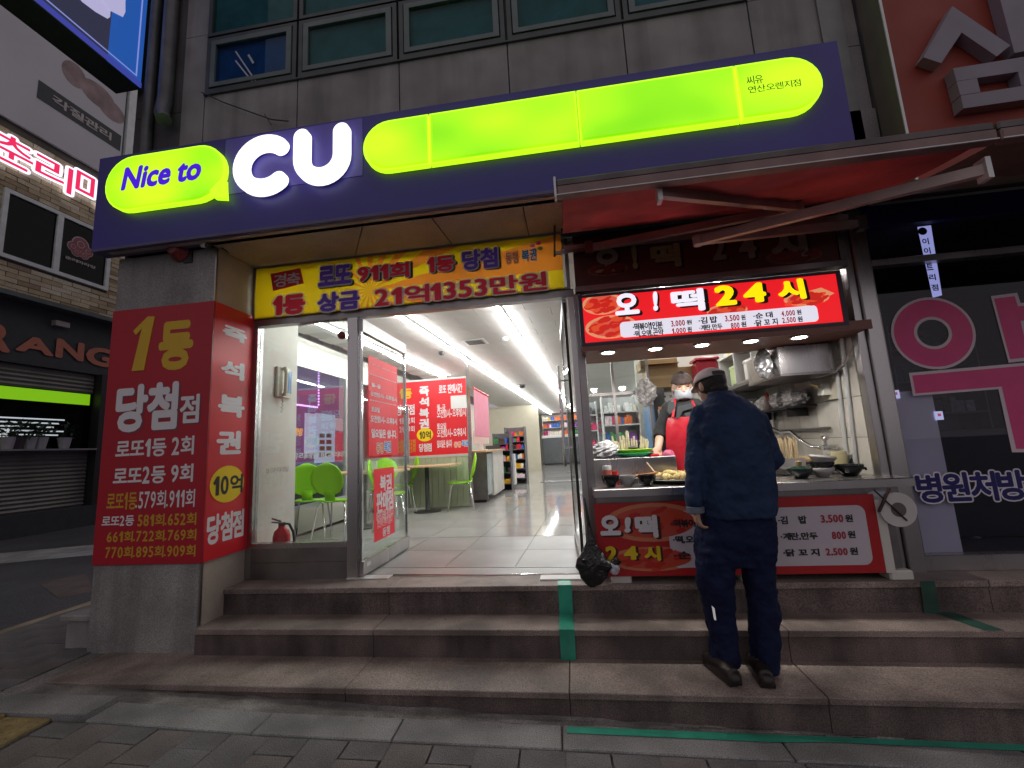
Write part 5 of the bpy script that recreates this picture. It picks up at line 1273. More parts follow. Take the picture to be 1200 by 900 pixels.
# ================================================================== PHARMACY AT THE RIGHT
ph = thing('pharmacy_shopfront', 'dark pharmacy shopfront at the right edge, big magenta letters on its glass', 'shopfront')
box('column', steel, 2.163, 2.262, -.075, .0, .0, 2.58, ph, .004); box('column_side', steel_dark, 2.263, 2.275, -.06, 0, .1, 2.5, ph)
box('base_rail', steel, 2.262, 6.5, -.045, .03, .002, .10, ph, .004)
box('transom', steel, 2.262, 6.5, -.05, .02, 2.14, 2.19, ph, .004)
box('upper_fascia', mat('navy_fascia', (.02, .02, .11), .5), 2.262, 6.5, -.06, .0, 2.44, 2.69, ph)
box('pane', glass('pharmacy_glass', (.85, .85, .9), .6), 2.262, 6.5, -.004, .0, .10, 2.14, ph)
box('pane', MATS['pharmacy_glass'], 2.262, 6.5, -.004, .0, 2.19, 2.44, ph)
box('frosted_panel', mat('frosted_grey_sheet', (.80, .78, .84), .5, var=.06, scale=2), 2.266, 2.57, .03, .04, .10, 1.21, ph)
dkw = mat('dark_shop_wall', (.06, .055, .065), .7)
pw_ = struct(box('rear_shop_wall', dkw, 2.2, 6.5, 2.9, 3.0, 0, CZ)); struct(box('side_shop_wall', dkw, 2.14, 2.2, .02, 3.0, 0, 2.7)); struct(box('ceiling', dkw, 2.2, 6.5, .0, 3.0, 2.5, 2.55)); struct(box('end_shop_wall', dkw, 6.45, 6.5, 0, 3, 0, 2.5))
struct(box('store_partition_wall', wl, 2.13, 6.3, 3.0, 3.1, 0, CZ))
struct(box('floor', mat('pharmacy_floor_tile', (.10, .10, .11), .3), 2.2, 6.5, .0, 3, -.004, .003))
pc = thing('pharmacy_counter', 'curved dark counter with pale edge low inside the pharmacy', 'counter')
b = MB(); b.tube([W(1135, 628, Y=.9), W(1160, 640, Y=.8), W(1185, 646, Y=.75), W(1230, 643, Y=.75)], .035, 8); b.build('counter_edge', mat('pale_edge', (.30, .28, .28), .5), pc, smooth=True); box('counter_body', mat('dark_counter', (.03, .03, .035), .4), 3.1, 5, .85, 1.5, .01, .9, pc)
for k, (x, lab) in enumerate(((3.0, 'dim medicine shelf inside the dark pharmacy nearest the steel column'), (4.0, 'dim medicine shelf farther right inside the dark pharmacy'))):
    goods('medicine_shelf', lab, 'shelf', x, x + .9, 2.4, 2.8, [.3, .7, 1.1, 1.5, 1.9], ['#909098', '#604048', '#305060', '#a8a8b0'], .09, .2, .8, (.2, .2, .22))
mg = mat('magenta_vinyl', (.80, .07, .25), .45, var=.06); pk_ = mat('pale_pink_outline', (.80, .66, .72), .5, var=.04)
PY = -.006
def ring(cx, cz, r0x, r0z, r1x, r1z, y, m_, name):
    n = 40; vs = [(cx + r*math.cos(2*math.pi*k/n), y, cz + q*math.sin(2*math.pi*k/n)) for r, q in ((r1x, r1z), (r0x, r0z)) for k in range(n)]
    return MB().add(vs, [(k, (k+1) % n, n + (k+1) % n, n + k) for k in range(n)]).build(name, m_, ph)
cT, cBt, cLf, cRt = W(1092, 348, Y=PY), W(1097, 433, Y=PY), W(1044.5, 393, Y=PY), W(1143, 387, Y=PY)
cx, cz, rx, rz = (cLf.x + cRt.x)/2, (cT.z + cBt.z)/2, (cRt.x - cLf.x)/2, (cT.z - cBt.z)/2
ring(cx, cz, rx*.37, rz*.37, rx, rz, PY, pk_, 'letter_outline'); ring(cx, cz, rx*.45, rz*.45, rx*.93, rz*.93, PY - .001, mg, 'vinyl_letter')
def poly(pts, Y, m_, par, name, dy=0):
    q_ = [W(x, y, Y=Y) for x, y in pts]
    if dy: return MB().prism([(p.x, p.z) for p in q_], Y, Y + dy).build(name, m_, par)
    return MB().add(q_, [tuple(range(len(q_)))]).build(name, m_, par)
poly([(1161, 347), (1192, 343), (1196, 355), (1262, 348), (1266, 372), (1200, 379), (1206, 402), (1274, 395), (1278, 415), (1182, 425)], PY, pk_, ph, 'letter_outline')
poly([(1165, 350), (1189, 347), (1193, 359), (1259, 352), (1262, 369), (1196, 376), (1203, 406), (1270, 399), (1273, 411), (1184, 421)], PY - .001, mg, ph, 'vinyl_letter')
poly([(1065, 437), (1280, 418), (1300, 530), (1186, 530), (1170, 456), (1070, 464)], PY, pk_, ph, 'letter_outline')
poly([(1069, 440), (1276, 422), (1296, 526), (1191, 526), (1174, 453), (1073, 461)], PY - .001, mg, ph, 'vinyl_letter')
a, c = W(1071, 557, Y=PY), W(1074, 590, Y=PY)
letters('병원처방조제', (a.x, PY, c.z), (1.02, 0, 0), (0, 0, a.z - c.z + .01), navy_print, ph, bold=.035, layers=[(mat('pale_outline', (.80, .76, .84), .5), .045, (0, 0))])
# reflection of a vertical sign, put in as a glowing strip behind the glass
q = [W(x, y, Y=.05) for x, y in ((1075, 266), (1091, 264), (1104, 346), (1093, 349))]
o = MB().add(q, [(0, 1, 2, 3)]).build('reflected_strip', emit('violet_reflection', (.42, .45, .85), .8)); tag(o, 'reflection of a vertical sign in the pharmacy glass, built as a glowing violet strip', 'reflection')
for s_, px, py in (('이', 1084, 283), ('이', 1086, 294), ('트', 1089, 313), ('리', 1092, 325), ('점', 1095, 337)):
    a = W(px, py, Y=.046); letters(s_, (a.x - .02, .046, a.z - .025), (.045, 0, 0), (0, 0, .05), blackprint, o, bold=.03)
a = W(1081, 271, Y=.046); ring_ = MB().lathe((a.x, .046, a.z), [(.024, 0), (.03, 0), (.03, .002), (.024, .002)], 20, 'Y').build('circle_mark', blackprint, o)
for px, py, lab in ((1050, 462, 'lamp reflection built as a small glowing white plate with red mark at the top of the frosted panel'), (1101, 487, 'lamp reflection built as a small bluish glowing plate inside the pharmacy by the frosted panel')):  # lamp reflections in the pharmacy, put in as small glowing plates
    a = W(px, py, Y=.02); o = box('lit_notice', emit('bluish_white', (.5, .55, .8), .9), a.x - .025, a.x + .025, .022, .026, a.z - .03, a.z + .03); tag(o, lab, 'notice'); box('mark', emit('red_mark_lit', (.7, .1, .15), .6), a.x - .01, a.x + .01, .0195, .0215, a.z - .005, a.z + .015, o)  # glowing plates standing for lamp reflections
# big red sign above
rs = thing('red_roof_sign', 'big dull red signboard with raised pale letters at the upper right corner', 'sign')
rb = mat('dull_red_board', (.28, .04, .022), .6, var=.12, scale=3)
box('board', rb, 2.215, 6.0, -.65, -.648, 2.45, 5.6, rs); box('side_case', mat('olive_case', (.17, .165, .12), .5, var=.1), 2.2, 6.0, -.6475, -.47, 2.45, 5.6, rs)
box('corner_trim', alu, 2.197, 2.212, -.655, -.6478, 2.45, 5.6, rs)
lt = mat('raised_letter_grey', (.27, .24, .29), .6, var=.1, scale=5)
RY = -.72
poly([(1116, 7), (1184, 53), (1168, 66), (1127, 38), (1103, 74), (1082, 67)], RY, lt, rs, 'raised_letter', .066)
poly([(1164, -30), (1194, -34), (1204, 20), (1246, 14), (1250, 30), (1208, 36), (1211, 58), (1189, 62)], RY, lt, rs, 'raised_letter', .066)
for pts in ([(1117, 80), (1222, 63), (1225, 79), (1121, 95)], [(1126, 112), (1229, 96), (1232, 112), (1129, 127)], [(1121, 95.5), (1145, 91.5), (1149, 108), (1125.5, 111.5)], [(1193, 84), (1225.5, 79.5), (1229, 95.5), (1197, 100.5)]):
    poly(pts, RY, lt, rs, 'raised_letter', .066)
box('upper_wall', granite, 2.22, 6.5, -.44, 0, 2.78, 9, bld)
MB().box(1.95, 2.1, -.47, -.46, 2.8, 6).build('wall_strip', mat('grey_metal_strip', (.25, .25, .24), .5, .3), bld)

# ================================================================== ACROSS THE SIDE STREET
XB = -12.0
def B(x, y, d=0): return W(x, y, X=XB + d)
bb_ = thing('brick_building', 'brick cafe building across the side street with white framed windows', 'building')
box('rear_body', mat('dark_mortar', (.12, .11, .09), .9), -16, XB - .03, -8, 16, -.45, 14, bb_)
bm_ = [mat('tan_brick_' + n_, c_, .85, var=.15, scale=3, speck=.2, sscale=60) for n_, c_ in (('a', (.42, .34, .21)), ('b', (.48, .41, .28)), ('c', (.30, .23, .14)), ('d', (.55, .49, .36)))]
bk_m = MB(); random.seed(12)
for j in range(46):
    z = 4.80 + .112*j
    for i in range(24):
        y = .2 + .42*i + (.21 if j % 2 else 0)
        if z > 8.6: continue
        ya, yb = y, y + .405
        if 5.54 < z < 7.24:
            if ya < 3.76 < yb: yb = 3.755
            elif ya < 6.02 < yb: ya = 6.025
            elif 3.76 <= ya and yb <= 6.02: continue
        bk_m.cur = random.choice([0, 0, 1, 1, 2, 3]); e = random.uniform(0, .02)
        bk_m.box(XB - .05, XB + e, ya, yb, z, z + .10)
stuff(bk_m.build('bricks', bm_, bb_))
# window
f = MB(); wz0, wz1, wy0, wy1 = 5.64, 7.22, 3.76, 6.02
wfm = mat('pale_window_frame', (.62, .66, .64), .5)
ym = B(67, 280).y
for y0, y1, z0, z1 in ((wy0, wy0 + .09, wz0, wz1), (wy1 - .09, wy1, wz0, wz1), (wy0 + .09, wy1 - .09, wz0, wz0 + .09), (wy0 + .09, wy1 - .09, wz1 - .09, wz1), (ym - .06, ym + .06, wz0 + .09, wz1 - .09)):
    f.box(XB - .02, XB + .06, y0, y1, z0, z1)
w = f.build('window', wfm, bb_); box('pane', glass('far_glass', (.04, .04, .06), .5), XB + .0, XB + .01, wy0 + .09, wy1 - .09, wz0 + .09, wz1 - .09, w)
box('window_back', mat('night_room', (.012, .010, .018), .8), XB - .025, XB - .021, wy0, wy1, wz0, wz1, bb_)
def LBk(s, x0, y0, x1, y1, m_, par, d=.05, **k):
    a_ = B(x0, y0, d); c_ = B(x1, y1, d); letters(s, (XB + d, a_.y, c_.z), (0, c_.y - a_.y, 0), (0, 0, a_.z - c_.z), m_, par, lift=.006, **k)
em = mat('dark_rose_emblem', (.26, .06, .08), .5); ew = mat('emblem_white', (.42, .38, .38), .5)
stk = thing('window_decal', 'round dark red swirl emblem with small lettering on the cafe window', 'decal')
a = B(94, 292, .012)
for k, (dy, dz, r_) in enumerate(((0, .12, .20), (-.16, .0, .13), (.17, .0, .13), (-.08, -.12, .11), (.10, -.12, .11))):
    for m_, rr_, dx in ((ew, r_, .012), (em, r_*.88, .016), (ew, r_*.45, .02), (em, r_*.36, .024)):
        n_ = 20; MB().add([(XB + dx + .0008*k, a.y + dy + rr_*math.cos(6.283*v/n_), a.z + dz + rr_*math.sin(6.283*v/n_)) for v in range(n_)], [tuple(range(n_))]).build('swirl', m_, stk)
LBk('춘리마라탕', 76, 299, 112, 316, ew, stk, .03, bold=.03)
# glowing letters
cs = thing('channel_letters', 'glowing white edged crimson letters on the brick cafe wall at the left edge', 'sign letters')
cr_m, cw_m = emit('crimson_light', (.80, .015, .10), .9), emit('letter_halo_white', (.85, .80, .95), 1.3)
for s_, x0, y0, x1, y1 in (('춘', -12, 146, 37, 205), ('리', 43, 176, 83, 229), ('마', 90, 195, 127, 250)):
    LBk(s_, x0, y0, x1, y1, cr_m, cs, .10, bold=.012, layers=[(cw_m, .065, (0, 0))])
# upper white board with black label
ub = thing('treatment_board', 'grey white advertising board with a black label and a pinkish photo', 'board')
brd = mat('grey_white_board', (.50, .50, .53), .6, var=.08, scale=.6)
a0, a1 = B(-60, 140), B(142, 206)
box('board', brd, XB + .02, XB + .08, -1, B(142, 150).y, B(112, 200).z, 13, ub)
box('side_post', wfm, XB + .02, XB + .12, B(145, 150).y, B(158, 150).y, B(112, 200).z - .1, 13, ub)
bl_ = mat('black_label', (.02, .025, .03), .5)
yL, yR = B(42, 94).y, B(139, 160).y; zT, zB_ = (B(42, 94).z + B(139, 160).z)/2, (B(42, 117).z + B(139, 178).z)/2
box('label', bl_, XB + .0805, XB + .09, yL, yR, zB_, zT, ub)
letters('각질관리', (XB + .09, yL + .28, zB_ + (zT - zB_)*.25), (0, (yR - yL)*.72, 0), (0, 0, (zT - zB_)*.5), ew, ub, bold=.03, lift=.006)
fp = mat('pinkish_photo', (.27, .19, .19), .6, var=.35, scale=2.5)
for k, (px, py, ry_, rz_) in enumerate(((84, 88, .28, .32), (112, 112, .45, .32), (128, 130, .35, .28))):
    a = B(px, py); n_ = 18; MB().add([(XB + .083 + .001*k, a.y + ry_*math.cos(6.283*v/n_), a.z + rz_*math.sin(6.283*v/n_)) for v in range(n_)], [tuple(range(n_))]).build('photo_patch', fp, ub)
# cafe front
box('dark_fascia', mat('dark_cafe_fascia', (.045, .05, .045), .6), XB - .03, XB + .12, -3, 7.6, 3.35, 4.70, bb_)
box('eave_board', mat('green_grey_eave', (.10, .12, .11), .6, var=.2), XB - .03, XB + .5, -3, 7.8, 4.70, 4.80, bb_)
ol = mat('dull_orange_letter', (.55, .19, .11), .55, var=.1)
cf = thing('cafe_letters', 'dull orange ORANGE letters along the dark cafe fascia, partly cut by the pillar', 'sign letters')
for s_, x0, y0, x1, y1 in (('O', -75, 354, -25, 396), ('R', -20, 375, 11, 414), ('A', 19, 391, 62, 418), ('N', 66, 396, 97, 424), ('G', 101, 404, 132, 432), ('E', 138, 412, 160, 436)):
    a_ = B(x0, y0, .13); c_ = B(x1, y1, .13); o = letters(s_, (XB + .125, a_.y, c_.z), (0, c_.y - a_.y, 0), (0, 0, a_.z - c_.z), ol, cf, bold=.045, lift=.02)
o = box('wall_lamp', mat('lamp_cover', (.42, .38, .33), .5), XB + .12, XB + .25, B(55, 380).y, B(72, 380).y, B(60, 383).z, B(60, 377).z); tag(o, 'small unlit box lamp above the orange cafe letters', 'lamp')
shm = mat('shutter_metal', (.22, .22, .18), .45, .3, var=.15, scale=2)
def shutter(y0, y1, z0, z1, lab):
    rows = []; n_ = int((z1 - z0)/.045)
    for k in range(n_ + 1):
        z = z0 + (z1 - z0)*k/n_; d_ = .03 if k % 2 else 0; rows.append([(XB + .02 + d_, y0, z), (XB + .02 + d_, y1, z)])
    o_ = MB().strip(rows).build('roller_shutter', shm); return tag(o_, lab, 'shutter')
yS1 = B(104, 500).y
shutter(-3, yS1, B(0, 452).z + .02, 3.34, 'upper roller shutter box slats under the orange cafe letters')
shutter(-3, yS1, .10, B(0, 527).z, 'half lowered ribbed shutter across the lower part of the cafe front')
z27, z52 = B(0, 452).z, B(0, 527).z
box('cafe_pane', glass('cafe_glass', (.25, .27, .27), .7), XB + .01, XB + .02, -3, yS1, z52, z27 + .02, bb_)
box('cafe_back', mat('dim_cafe', (.02, .022, .022), .8), XB - .029, XB - .025, -3, 7.5, 0, 3.3, bb_)
o = box('green_reflection', emit('green_reflection_glow', (.30, .75, .01), .5), XB + .022, XB + .03, -3, B(104, 470).y, B(0, 467).z, B(0, 452).z); tag(o, 'green shop sign reflected across the top of the cafe window, painted as a glowing strip', 'sign reflection')  # the long sign's reflection in the pane, put in as a glowing strip
sl_ = thing('window_reflections', 'stack of thin white reflections in the cafe window, painted as glowing bars', 'reflections')  # white reflections in the pane, put in as glowing bars
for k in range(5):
    box('reflection_bar', emit('cool_reflection', (.6, .65, .7), .7), XB + .021, XB + .026, B(-20, 490).y, B(75 - 6*(k % 3), 490).y, B(0, 489 + 5*k).z - .015, B(0, 489 + 5*k).z + .015, sl_)
Lg = B(-3, 508, .02); letters('GE', (XB + .021, B(-6, 514).y, B(0, 514).z), (0, B(13, 510).y - B(-6, 510).y, 0), (0, 0, .22), emit('white_lit_letters', (.6, .62, .62), .7), cf, bold=.05)
pot_m = mat('white_plant_pot', (.40, .40, .38), .5); leaf_m = mat('dark_leaf', (.02, .05, .02), .6)
random.seed(20)
for k, (px, lab, dk_) in enumerate(((6, 'wide white plant pot at the left end of the cafe sill', 1), (17, 'low dark plant between the first two white pots on the cafe sill', 0), (32, 'square white pot with tall plant, second along the cafe sill', 1), (45, 'square white pot with bushy plant in the middle of the cafe sill', 1), (73, 'wide white pot at the right end of the cafe sill', 1))):
    a = B(px, 524, .1); t = thing('potted_plant', lab, 'potted plant', (XB + .14, a.y, z52))
    MB().lathe((0, 0, 0), [(.09, 0), (.13, .26), (.11, .26), (.1, .22), (0, .22)], 8).build('pot', pot_m if dk_ else mat('dark_pot', (.04, .03, .03), .5), t)
    b = MB()
    for i in range(50):
        r_, h_, t_ = random.uniform(.02, .22), random.uniform(.25, .62), random.random()*6.28; p = Vector((r_*math.cos(t_), r_*math.sin(t_), h_)); d1 = Vector((random.uniform(-1, 1), random.uniform(-1, 1), random.uniform(-.3, 1))).normalized()*.07; d2 = d1.cross(Vector((random.uniform(-1, 1), .3, 1))).normalized()*.03
        b.add([p - d1, p + d2, p + d1, p - d2], [(0, 1, 2, 3)])
    stuff(b.build('leaves', leaf_m, t))
box('window_sill', mat('sill_pale', (.25, .25, .23), .6), XB + .02, XB + .3, -3, yS1, z52 - .04, z52 - .001, bb_)
box('side_post', black, XB, XB + .25, yS1 + .02, yS1 + .25, 0, 3.35, bb_); box('side_bay', shm, XB, XB + .06, yS1 + .26, 7.4, 0, 2.7, bb_)
box('plinth', mat('dark_plinth', (.045, .05, .045), .7), XB, XB + .3, -3, 7.4, -.40, .10, bb_)
# projecting blue sign high on our own corner
bs = thing('projecting_sign', 'blue lit projecting sign box with pale hands at the top left corner', 'sign')
XF = -3.52
box('case', mat('dark_sign_underside', (.02, .022, .025), .6), -3.77, XF - .006, -1.9, -.50, 4.24, 7.2, bs)
bm2 = bpy.data.materials.new('blue_lit_face'); 
box('lit_face', emit('sign_blue', (.02, .10, .42), .75), XF - .006, XF, -.78, -.505, 4.25, 7.2, bs)
box('dark_picture', emit('sign_dark_violet', (.05, .05, .10), .5), XF - .006, XF, -1.9, -.7805, 4.25, 7.2, bs)
fl = emit('sign_frame_line', (.22, .26, .62), .9)
box('frame_line', fl, XF + .0005, XF + .003, -1.9, -.545, 4.325, 4.335, bs); box('frame_line', fl, XF + .0005, XF + .003, -.555, -.545, 4.3355, 7.2, bs)
box('frame_line', emit('sign_rim', (.05, .06, .35), .8), XF + .0004, XF + .002, -1.9, -.50, 4.25, 4.30, bs)
def PX(pts, m_, name, d): 
    q_ = [W(x, y, X=XF + d) for x, y in pts]; return MB().add(q_, [tuple(range(len(q_)))]).build(name, m_, bs)
hm = emit('pale_hand', (.42, .40, .62), .9)
PX([(80, -20), (96, 2), (112, 14), (126, 22), (129, 20), (130, 8), (122, -6), (116, -20)], hm, 'hand_shape', .002)
PX([(112, -20), (119, -2), (128, 12), (144, 20), (147, 14), (147, 2), (150, -20)], hm, 'hand_shape', .004)
# street neon reflected in the side window, put in as glowing panels beyond it
nn = thing('street_reflection', 'violet panel with dotted light edge standing for the street reflection in the side window', 'neon reflection')
NX = -6.2
box('panel', emit('violet_panel_reflection', (.10, .06, .22), .8), NX - .05, NX, 2.2, 7.5, .2, 3.4, nn)
def NWp(x, y): return W(x, y, X=NX)
dm = emit('violet_dots', (.75, .45, 1.0), 3.0)
b = MB()
for k in range(14): a = NWp(373, 430 + 3.4*k); b.box(NX + .001, NX + .02, a.y - .02, a.y + .02, a.z - .02, a.z + .02)
for k in range(12): a = NWp(346 + 2.3*k, 474 + .3*k); b.box(NX + .001, NX + .02, a.y - .02, a.y + .02, a.z - .02, a.z + .02)
o = b.build('reflected_dots', dm, nn); o['kind'] = 'stuff'
def NP(x0, y0, x1, y1, c_, s_, lab, nm='lit_poster'):  # glowing posters of the street reflection
    a_, c2 = NWp(x0, y0), NWp(x1, y1); o_ = box(nm, emit('np_%d' % (x0*1000 + y0), c_, s_), NX + .001, NX + .03, a_.y, c2.y, c2.z, a_.z); return tag(o_, lab, 'poster')
NP(357, 484, 367, 531, (.55, .62, .80), .9, 'narrow pale glowing price strip of the street reflection, set beyond the side window')
o = NP(369, 484, 391, 541, (.42, .60, .75), .9, 'pale blue glowing menu poster with photo grid, part of the street reflection in the side window')
for i in range(2):
    for j in range(4):
        a = NWp(373 + 8*i, 508 + 7.5*j); c2 = NWp(379 + 8*i, 513 + 7.5*j); box('photo', mat('dish_photo', (.25, .18, .14), .5), NX + .031, NX + .035, a.y, c2.y, c2.z, a.z, o)
NP(392, 490, 403, 505, (.6, .5, .5), .8, 'round dish picture on the red poster column of the street reflection in the side window'); NP(392, 506, 404, 540, (.60, .05, .09), .9, 'red glowing poster of the street reflection in the side window, next to the pale menu')
o = thing('reflected_characters', 'orange glowing characters on the violet panel of the street reflection in the side window', 'sign letters'); a, c = NWp(346, 501), NWp(355, 511)
letters('1방', (NX + .002, a.y, c.z), (0, c.y - a.y, 0), (0, 0, a.z - c.z), emit('orange_lit', (1, .5, .1), 1.2), o, bold=.04)

# ================================================================== PEOPLE
def remesh(b, vox, m_, name, parent=None, sm=4, disp=0, dscale=.1, seed=0):
    o_ = b.build(name, m_)
    md = o_.modifiers.new('r', 'REMESH'); md.mode = 'VOXEL'; md.voxel_size = vox; md.use_smooth_shade = True
    if sm: s_ = o_.modifiers.new('s', 'SMOOTH'); s_.iterations = sm; s_.factor = .6
    if disp:
        tx = bpy.data.textures.new('folds', 'CLOUDS'); tx.noise_scale = dscale; tx.noise_depth = 2
        d_ = o_.modifiers.new('d', 'DISPLACE'); d_.texture = tx; d_.strength = disp; d_.mid_level = .5; d_.texture_coords = 'LOCAL'
    me = bpy.data.meshes.new_from_object(o_.evaluated_get(bpy.context.evaluated_depsgraph_get()))
    o_.modifiers.clear(); o_.data = me; me.name = name
    me.polygons.foreach_set('use_smooth', [True]*len(me.polygons))
    if parent: o_.parent = parent
    return o_
def loft(b, secs, n=20, p=2.4):
    """sections: (centre, rx, ry, yaw) superellipse rings stacked into a closed body"""
    rings = []
    for s_ in secs:
        c_, rx_, ry_ = Vector(s_[0]), s_[1], s_[2]; yw = s_[3] if len(s_) > 3 else 0; tl = s_[4] if len(s_) > 4 else 0
        R3 = Matrix.Rotation(yw, 3, 'Z') @ Matrix.Rotation(tl, 3, 'X')
        rings.append([c_ + R3 @ Vector((rx_*math.copysign(abs(math.cos(t))**(2/p), math.cos(t)), ry_*math.copysign(abs(math.sin(t))**(2/p), math.sin(t)), 0)) for t in [2*math.pi*k/n for k in range(n)]])
    vs = [v for r_ in rings for v in r_]; fs = []
    for i in range(len(rings)-1):
        for k in range(n): fs.append((i*n+k, i*n+(k+1) % n, (i+1)*n+(k+1) % n, (i+1)*n+k))
    fs += [tuple(range(n-1, -1, -1)), tuple((len(rings)-1)*n + k for k in range(n))]
    return b.add(vs, fs)
def limb(b, pts, rs, n=12):
    b.tube(pts, rs, n)
    for p, r in zip(pts, rs): b.ellipsoid(p, r*.995, r*.995, r*.995, n, 8)
def hand(b, wrist, d, side, palm, size=1.0, curl=.5, spread=.12):
    """palm and five bent fingers. d: direction of the fingers, side: towards the thumb, palm: direction the palm faces"""
    d, side, palm = Vector(d).normalized(), Vector(side), Vector(palm)
    side = (side - d*side.dot(d)).normalized(); palm = (palm - d*palm.dot(d) - side*palm.dot(side)).normalized()
    w_ = Vector(wrist); L_ = .085*size
    b.obox(w_ + d*L_*.5, d*L_*.52, side*.038*size, palm*.013*size)
    b.ellipsoid(w_ + d*.01, .026*size, .026*size, .024*size, 10, 8)
    for k, (f_, l_) in enumerate(((.030, .070), (.010, .078), (-.011, .072), (-.031, .056))):
        p0 = w_ + d*L_*.92 + side*f_*size; dd = (d + side*(f_*spread*20)).normalized(); cc = curl*(1 + .12*k)
        pts = [p0]; a_ = 0
        for seg in (.42, .33, .25):
            a_ += cc; pts.append(pts[-1] + (dd*math.cos(a_) + palm*math.sin(a_))*l_*seg*size)
        limb(b, pts, [.0095*size, .009*size, .0082*size, .007*size], 8)
    p0 = w_ + d*L_*.28 + side*.036*size
    pts = [p0, p0 + (side*.8 + d*.5 + palm*.3).normalized()*.034*size, p0 + (side*.8 + d*.5 + palm*.3).normalized()*.034*size + (d*.85 + palm*.4 + side*.1).normalized()*.032*size]
    pts.append(pts[-1] + (d*.8 + palm*.6).normalized()*.022*size)
    limb(b, pts, [.014*size, .012*size, .0105*size, .008*size], 8)
def head(b, c, rot, s=1.0):
    """skull, jaw, nose, ears, lips, brow; faces local -Y"""
    c = Vector(c); T = lambda x, y, z: c + rot @ Vector((x*s, y*s, z*s))
    b.ellipsoid(T(0, .012, .03), .076*s, .095*s, .088*s, 20, 14, rot); b.ellipsoid(T(0, -.022, -.035), .058*s, .066*s, .075*s, 18, 12, rot)
    b.ellipsoid(T(0, -.062, -.085), .026*s, .022*s, .02*s, 12, 8, rot)
    b.tube([T(0, -.083, .028), T(0, -.10, .004), T(0, -.108, -.018)], [.008*s, .012*s, .016*s], 8); b.ellipsoid(T(0, -.1, -.02), .018*s, .014*s, .011*s, 10, 8, rot)
    b.ellipsoid(T(0, -.085, -.052), .026*s, .010*s, .006*s, 12, 6, rot); b.ellipsoid(T(0, -.083, -.063), .022*s, .011*s, .007*s, 12, 6, rot)
    b.ellipsoid(T(0, -.078, .045), .055*s, .012*s, .012*s, 12, 6, rot)
    for q_ in (-1, 1):
        b.ellipsoid(T(q_*.078, .012, -.005), .010*s, .022*s, .034*s, 10, 8, rot); b.ellipsoid(T(q_*.032, -.072, .0), .022*s, .02*s, .02*s, 10, 8, rot)
def eyes(c, rot, par, s=1.0):
    c = Vector(c); T = lambda x, y, z: c + rot @ Vector((x*s, y*s, z*s)); b = MB()
    for q_ in (-1, 1): b.ellipsoid(T(q_*.031, -.0885, .022), .015*s, .006*s, .0045*s, 10, 6, rot)
    b.build('eyes', mat('dark_eyes', (.02, .012, .01), .2), par)
    b = MB()
    for q_ in (-1, 1): b.tube([T(q_*.012, -.092, .043), T(q_*.032, -.093, .050), T(q_*.052, -.083, .044)], .004*s, 6)
    b.build('eyebrows', mat('hair_black', (.015, .012, .012), .6), par)
skin = mat('skin', (.50, .29, .20), .5, var=.08, scale=20, bump=.1, bscale=200)

# ---- customer seen from behind
Yc = -.64
FZ = Z3
def S(xl, xr, y, Y, ry, tl=0):
    a_, c_ = W(xl, y, Y=Y), W(xr, y, Y=Y); return ((a_ + c_)/2, (c_.x - a_.x)/2, ry, 0, tl)
bd = MB()
# legs and torso of the body itself, slightly inside the clothes
Lh, Rh = W(840, 625, Y=Yc), W(886, 625, Y=Yc)
Lk, Rk = W(841, 705, Y=-.60), W(893, 700, Y=-.62)
La, Ra = W(850, 768, Y=-.60), W(896, 766, Y=-.62); La.z = max(La.z, FZ + .10); Ra.z = max(Ra.z, FZ + .10)
limb(bd, [Lh, Lk, La], [.06, .05, .036]); limb(bd, [Rh, Rk, Ra], [.06, .05, .036])
Ltoe = W(834, 775, Z=FZ + .03); Lheel = W(858, 792, Z=FZ + .04); Rtoe = W(884, 776, Z=FZ + .03); Rheel = W(897, 794, Z=FZ + .04)
limb(bd, [La, Lheel + Vector((-.02, .05, 0)), Ltoe], [.04, .035, .025]); limb(bd, [Ra, Rheel + Vector((0, .05, 0)), Rtoe], [.04, .035, .025])
loft(bd, [S(836, 890, 625, Yc, .09), S(834, 893, 570, Yc, .10), S(832, 888, 520, Yc + .01, .11), S(826, 880, 490, Yc + .03, .11), S(832, 866, 474, Yc + .06, .07)])
neckb, headc = W(842, 472, Y=Yc + .08), W(832, 453, Y=Yc + .15)
limb(bd, [neckb, headc + Vector((.01, .0, -.06))], [.055, .052])
hrot = Matrix.Rotation(math.radians(180 + 24), 3, 'Z') @ Matrix.Rotation(math.radians(14), 3, 'X')
head(bd, headc, hrot, 1.0)
Ls, Rs = W(821, 489, Y=Yc + .03), W(886, 491, Y=Yc + .03)
Le, Re = W(816, 545, Y=Yc - .01), W(903, 538, Y=Yc + .03)
Lw = W(814, 597, Y=Yc - .05); Rw = Re + Vector((-.09, .22, .03))
limb(bd, [Ls, Le, Lw], [.05, .04, .027]); limb(bd, [Rs, Re, Rw], [.05, .04, .027])
hand(bd, Lw + Vector((0, 0, .01)), (.12, .02, -1), (.0, 1, 0), (1, 0, 0), 1.0, .35)
hand(bd, Rw, (-.5, .8, .0), (0, 0, 1), (-1, 0, 0), .95, .5)
cust = remesh(bd, .0055, skin, 'person', None, 3)
tag(cust, 'customer standing with back turned in navy jacket, navy trousers and grey cap', 'person')
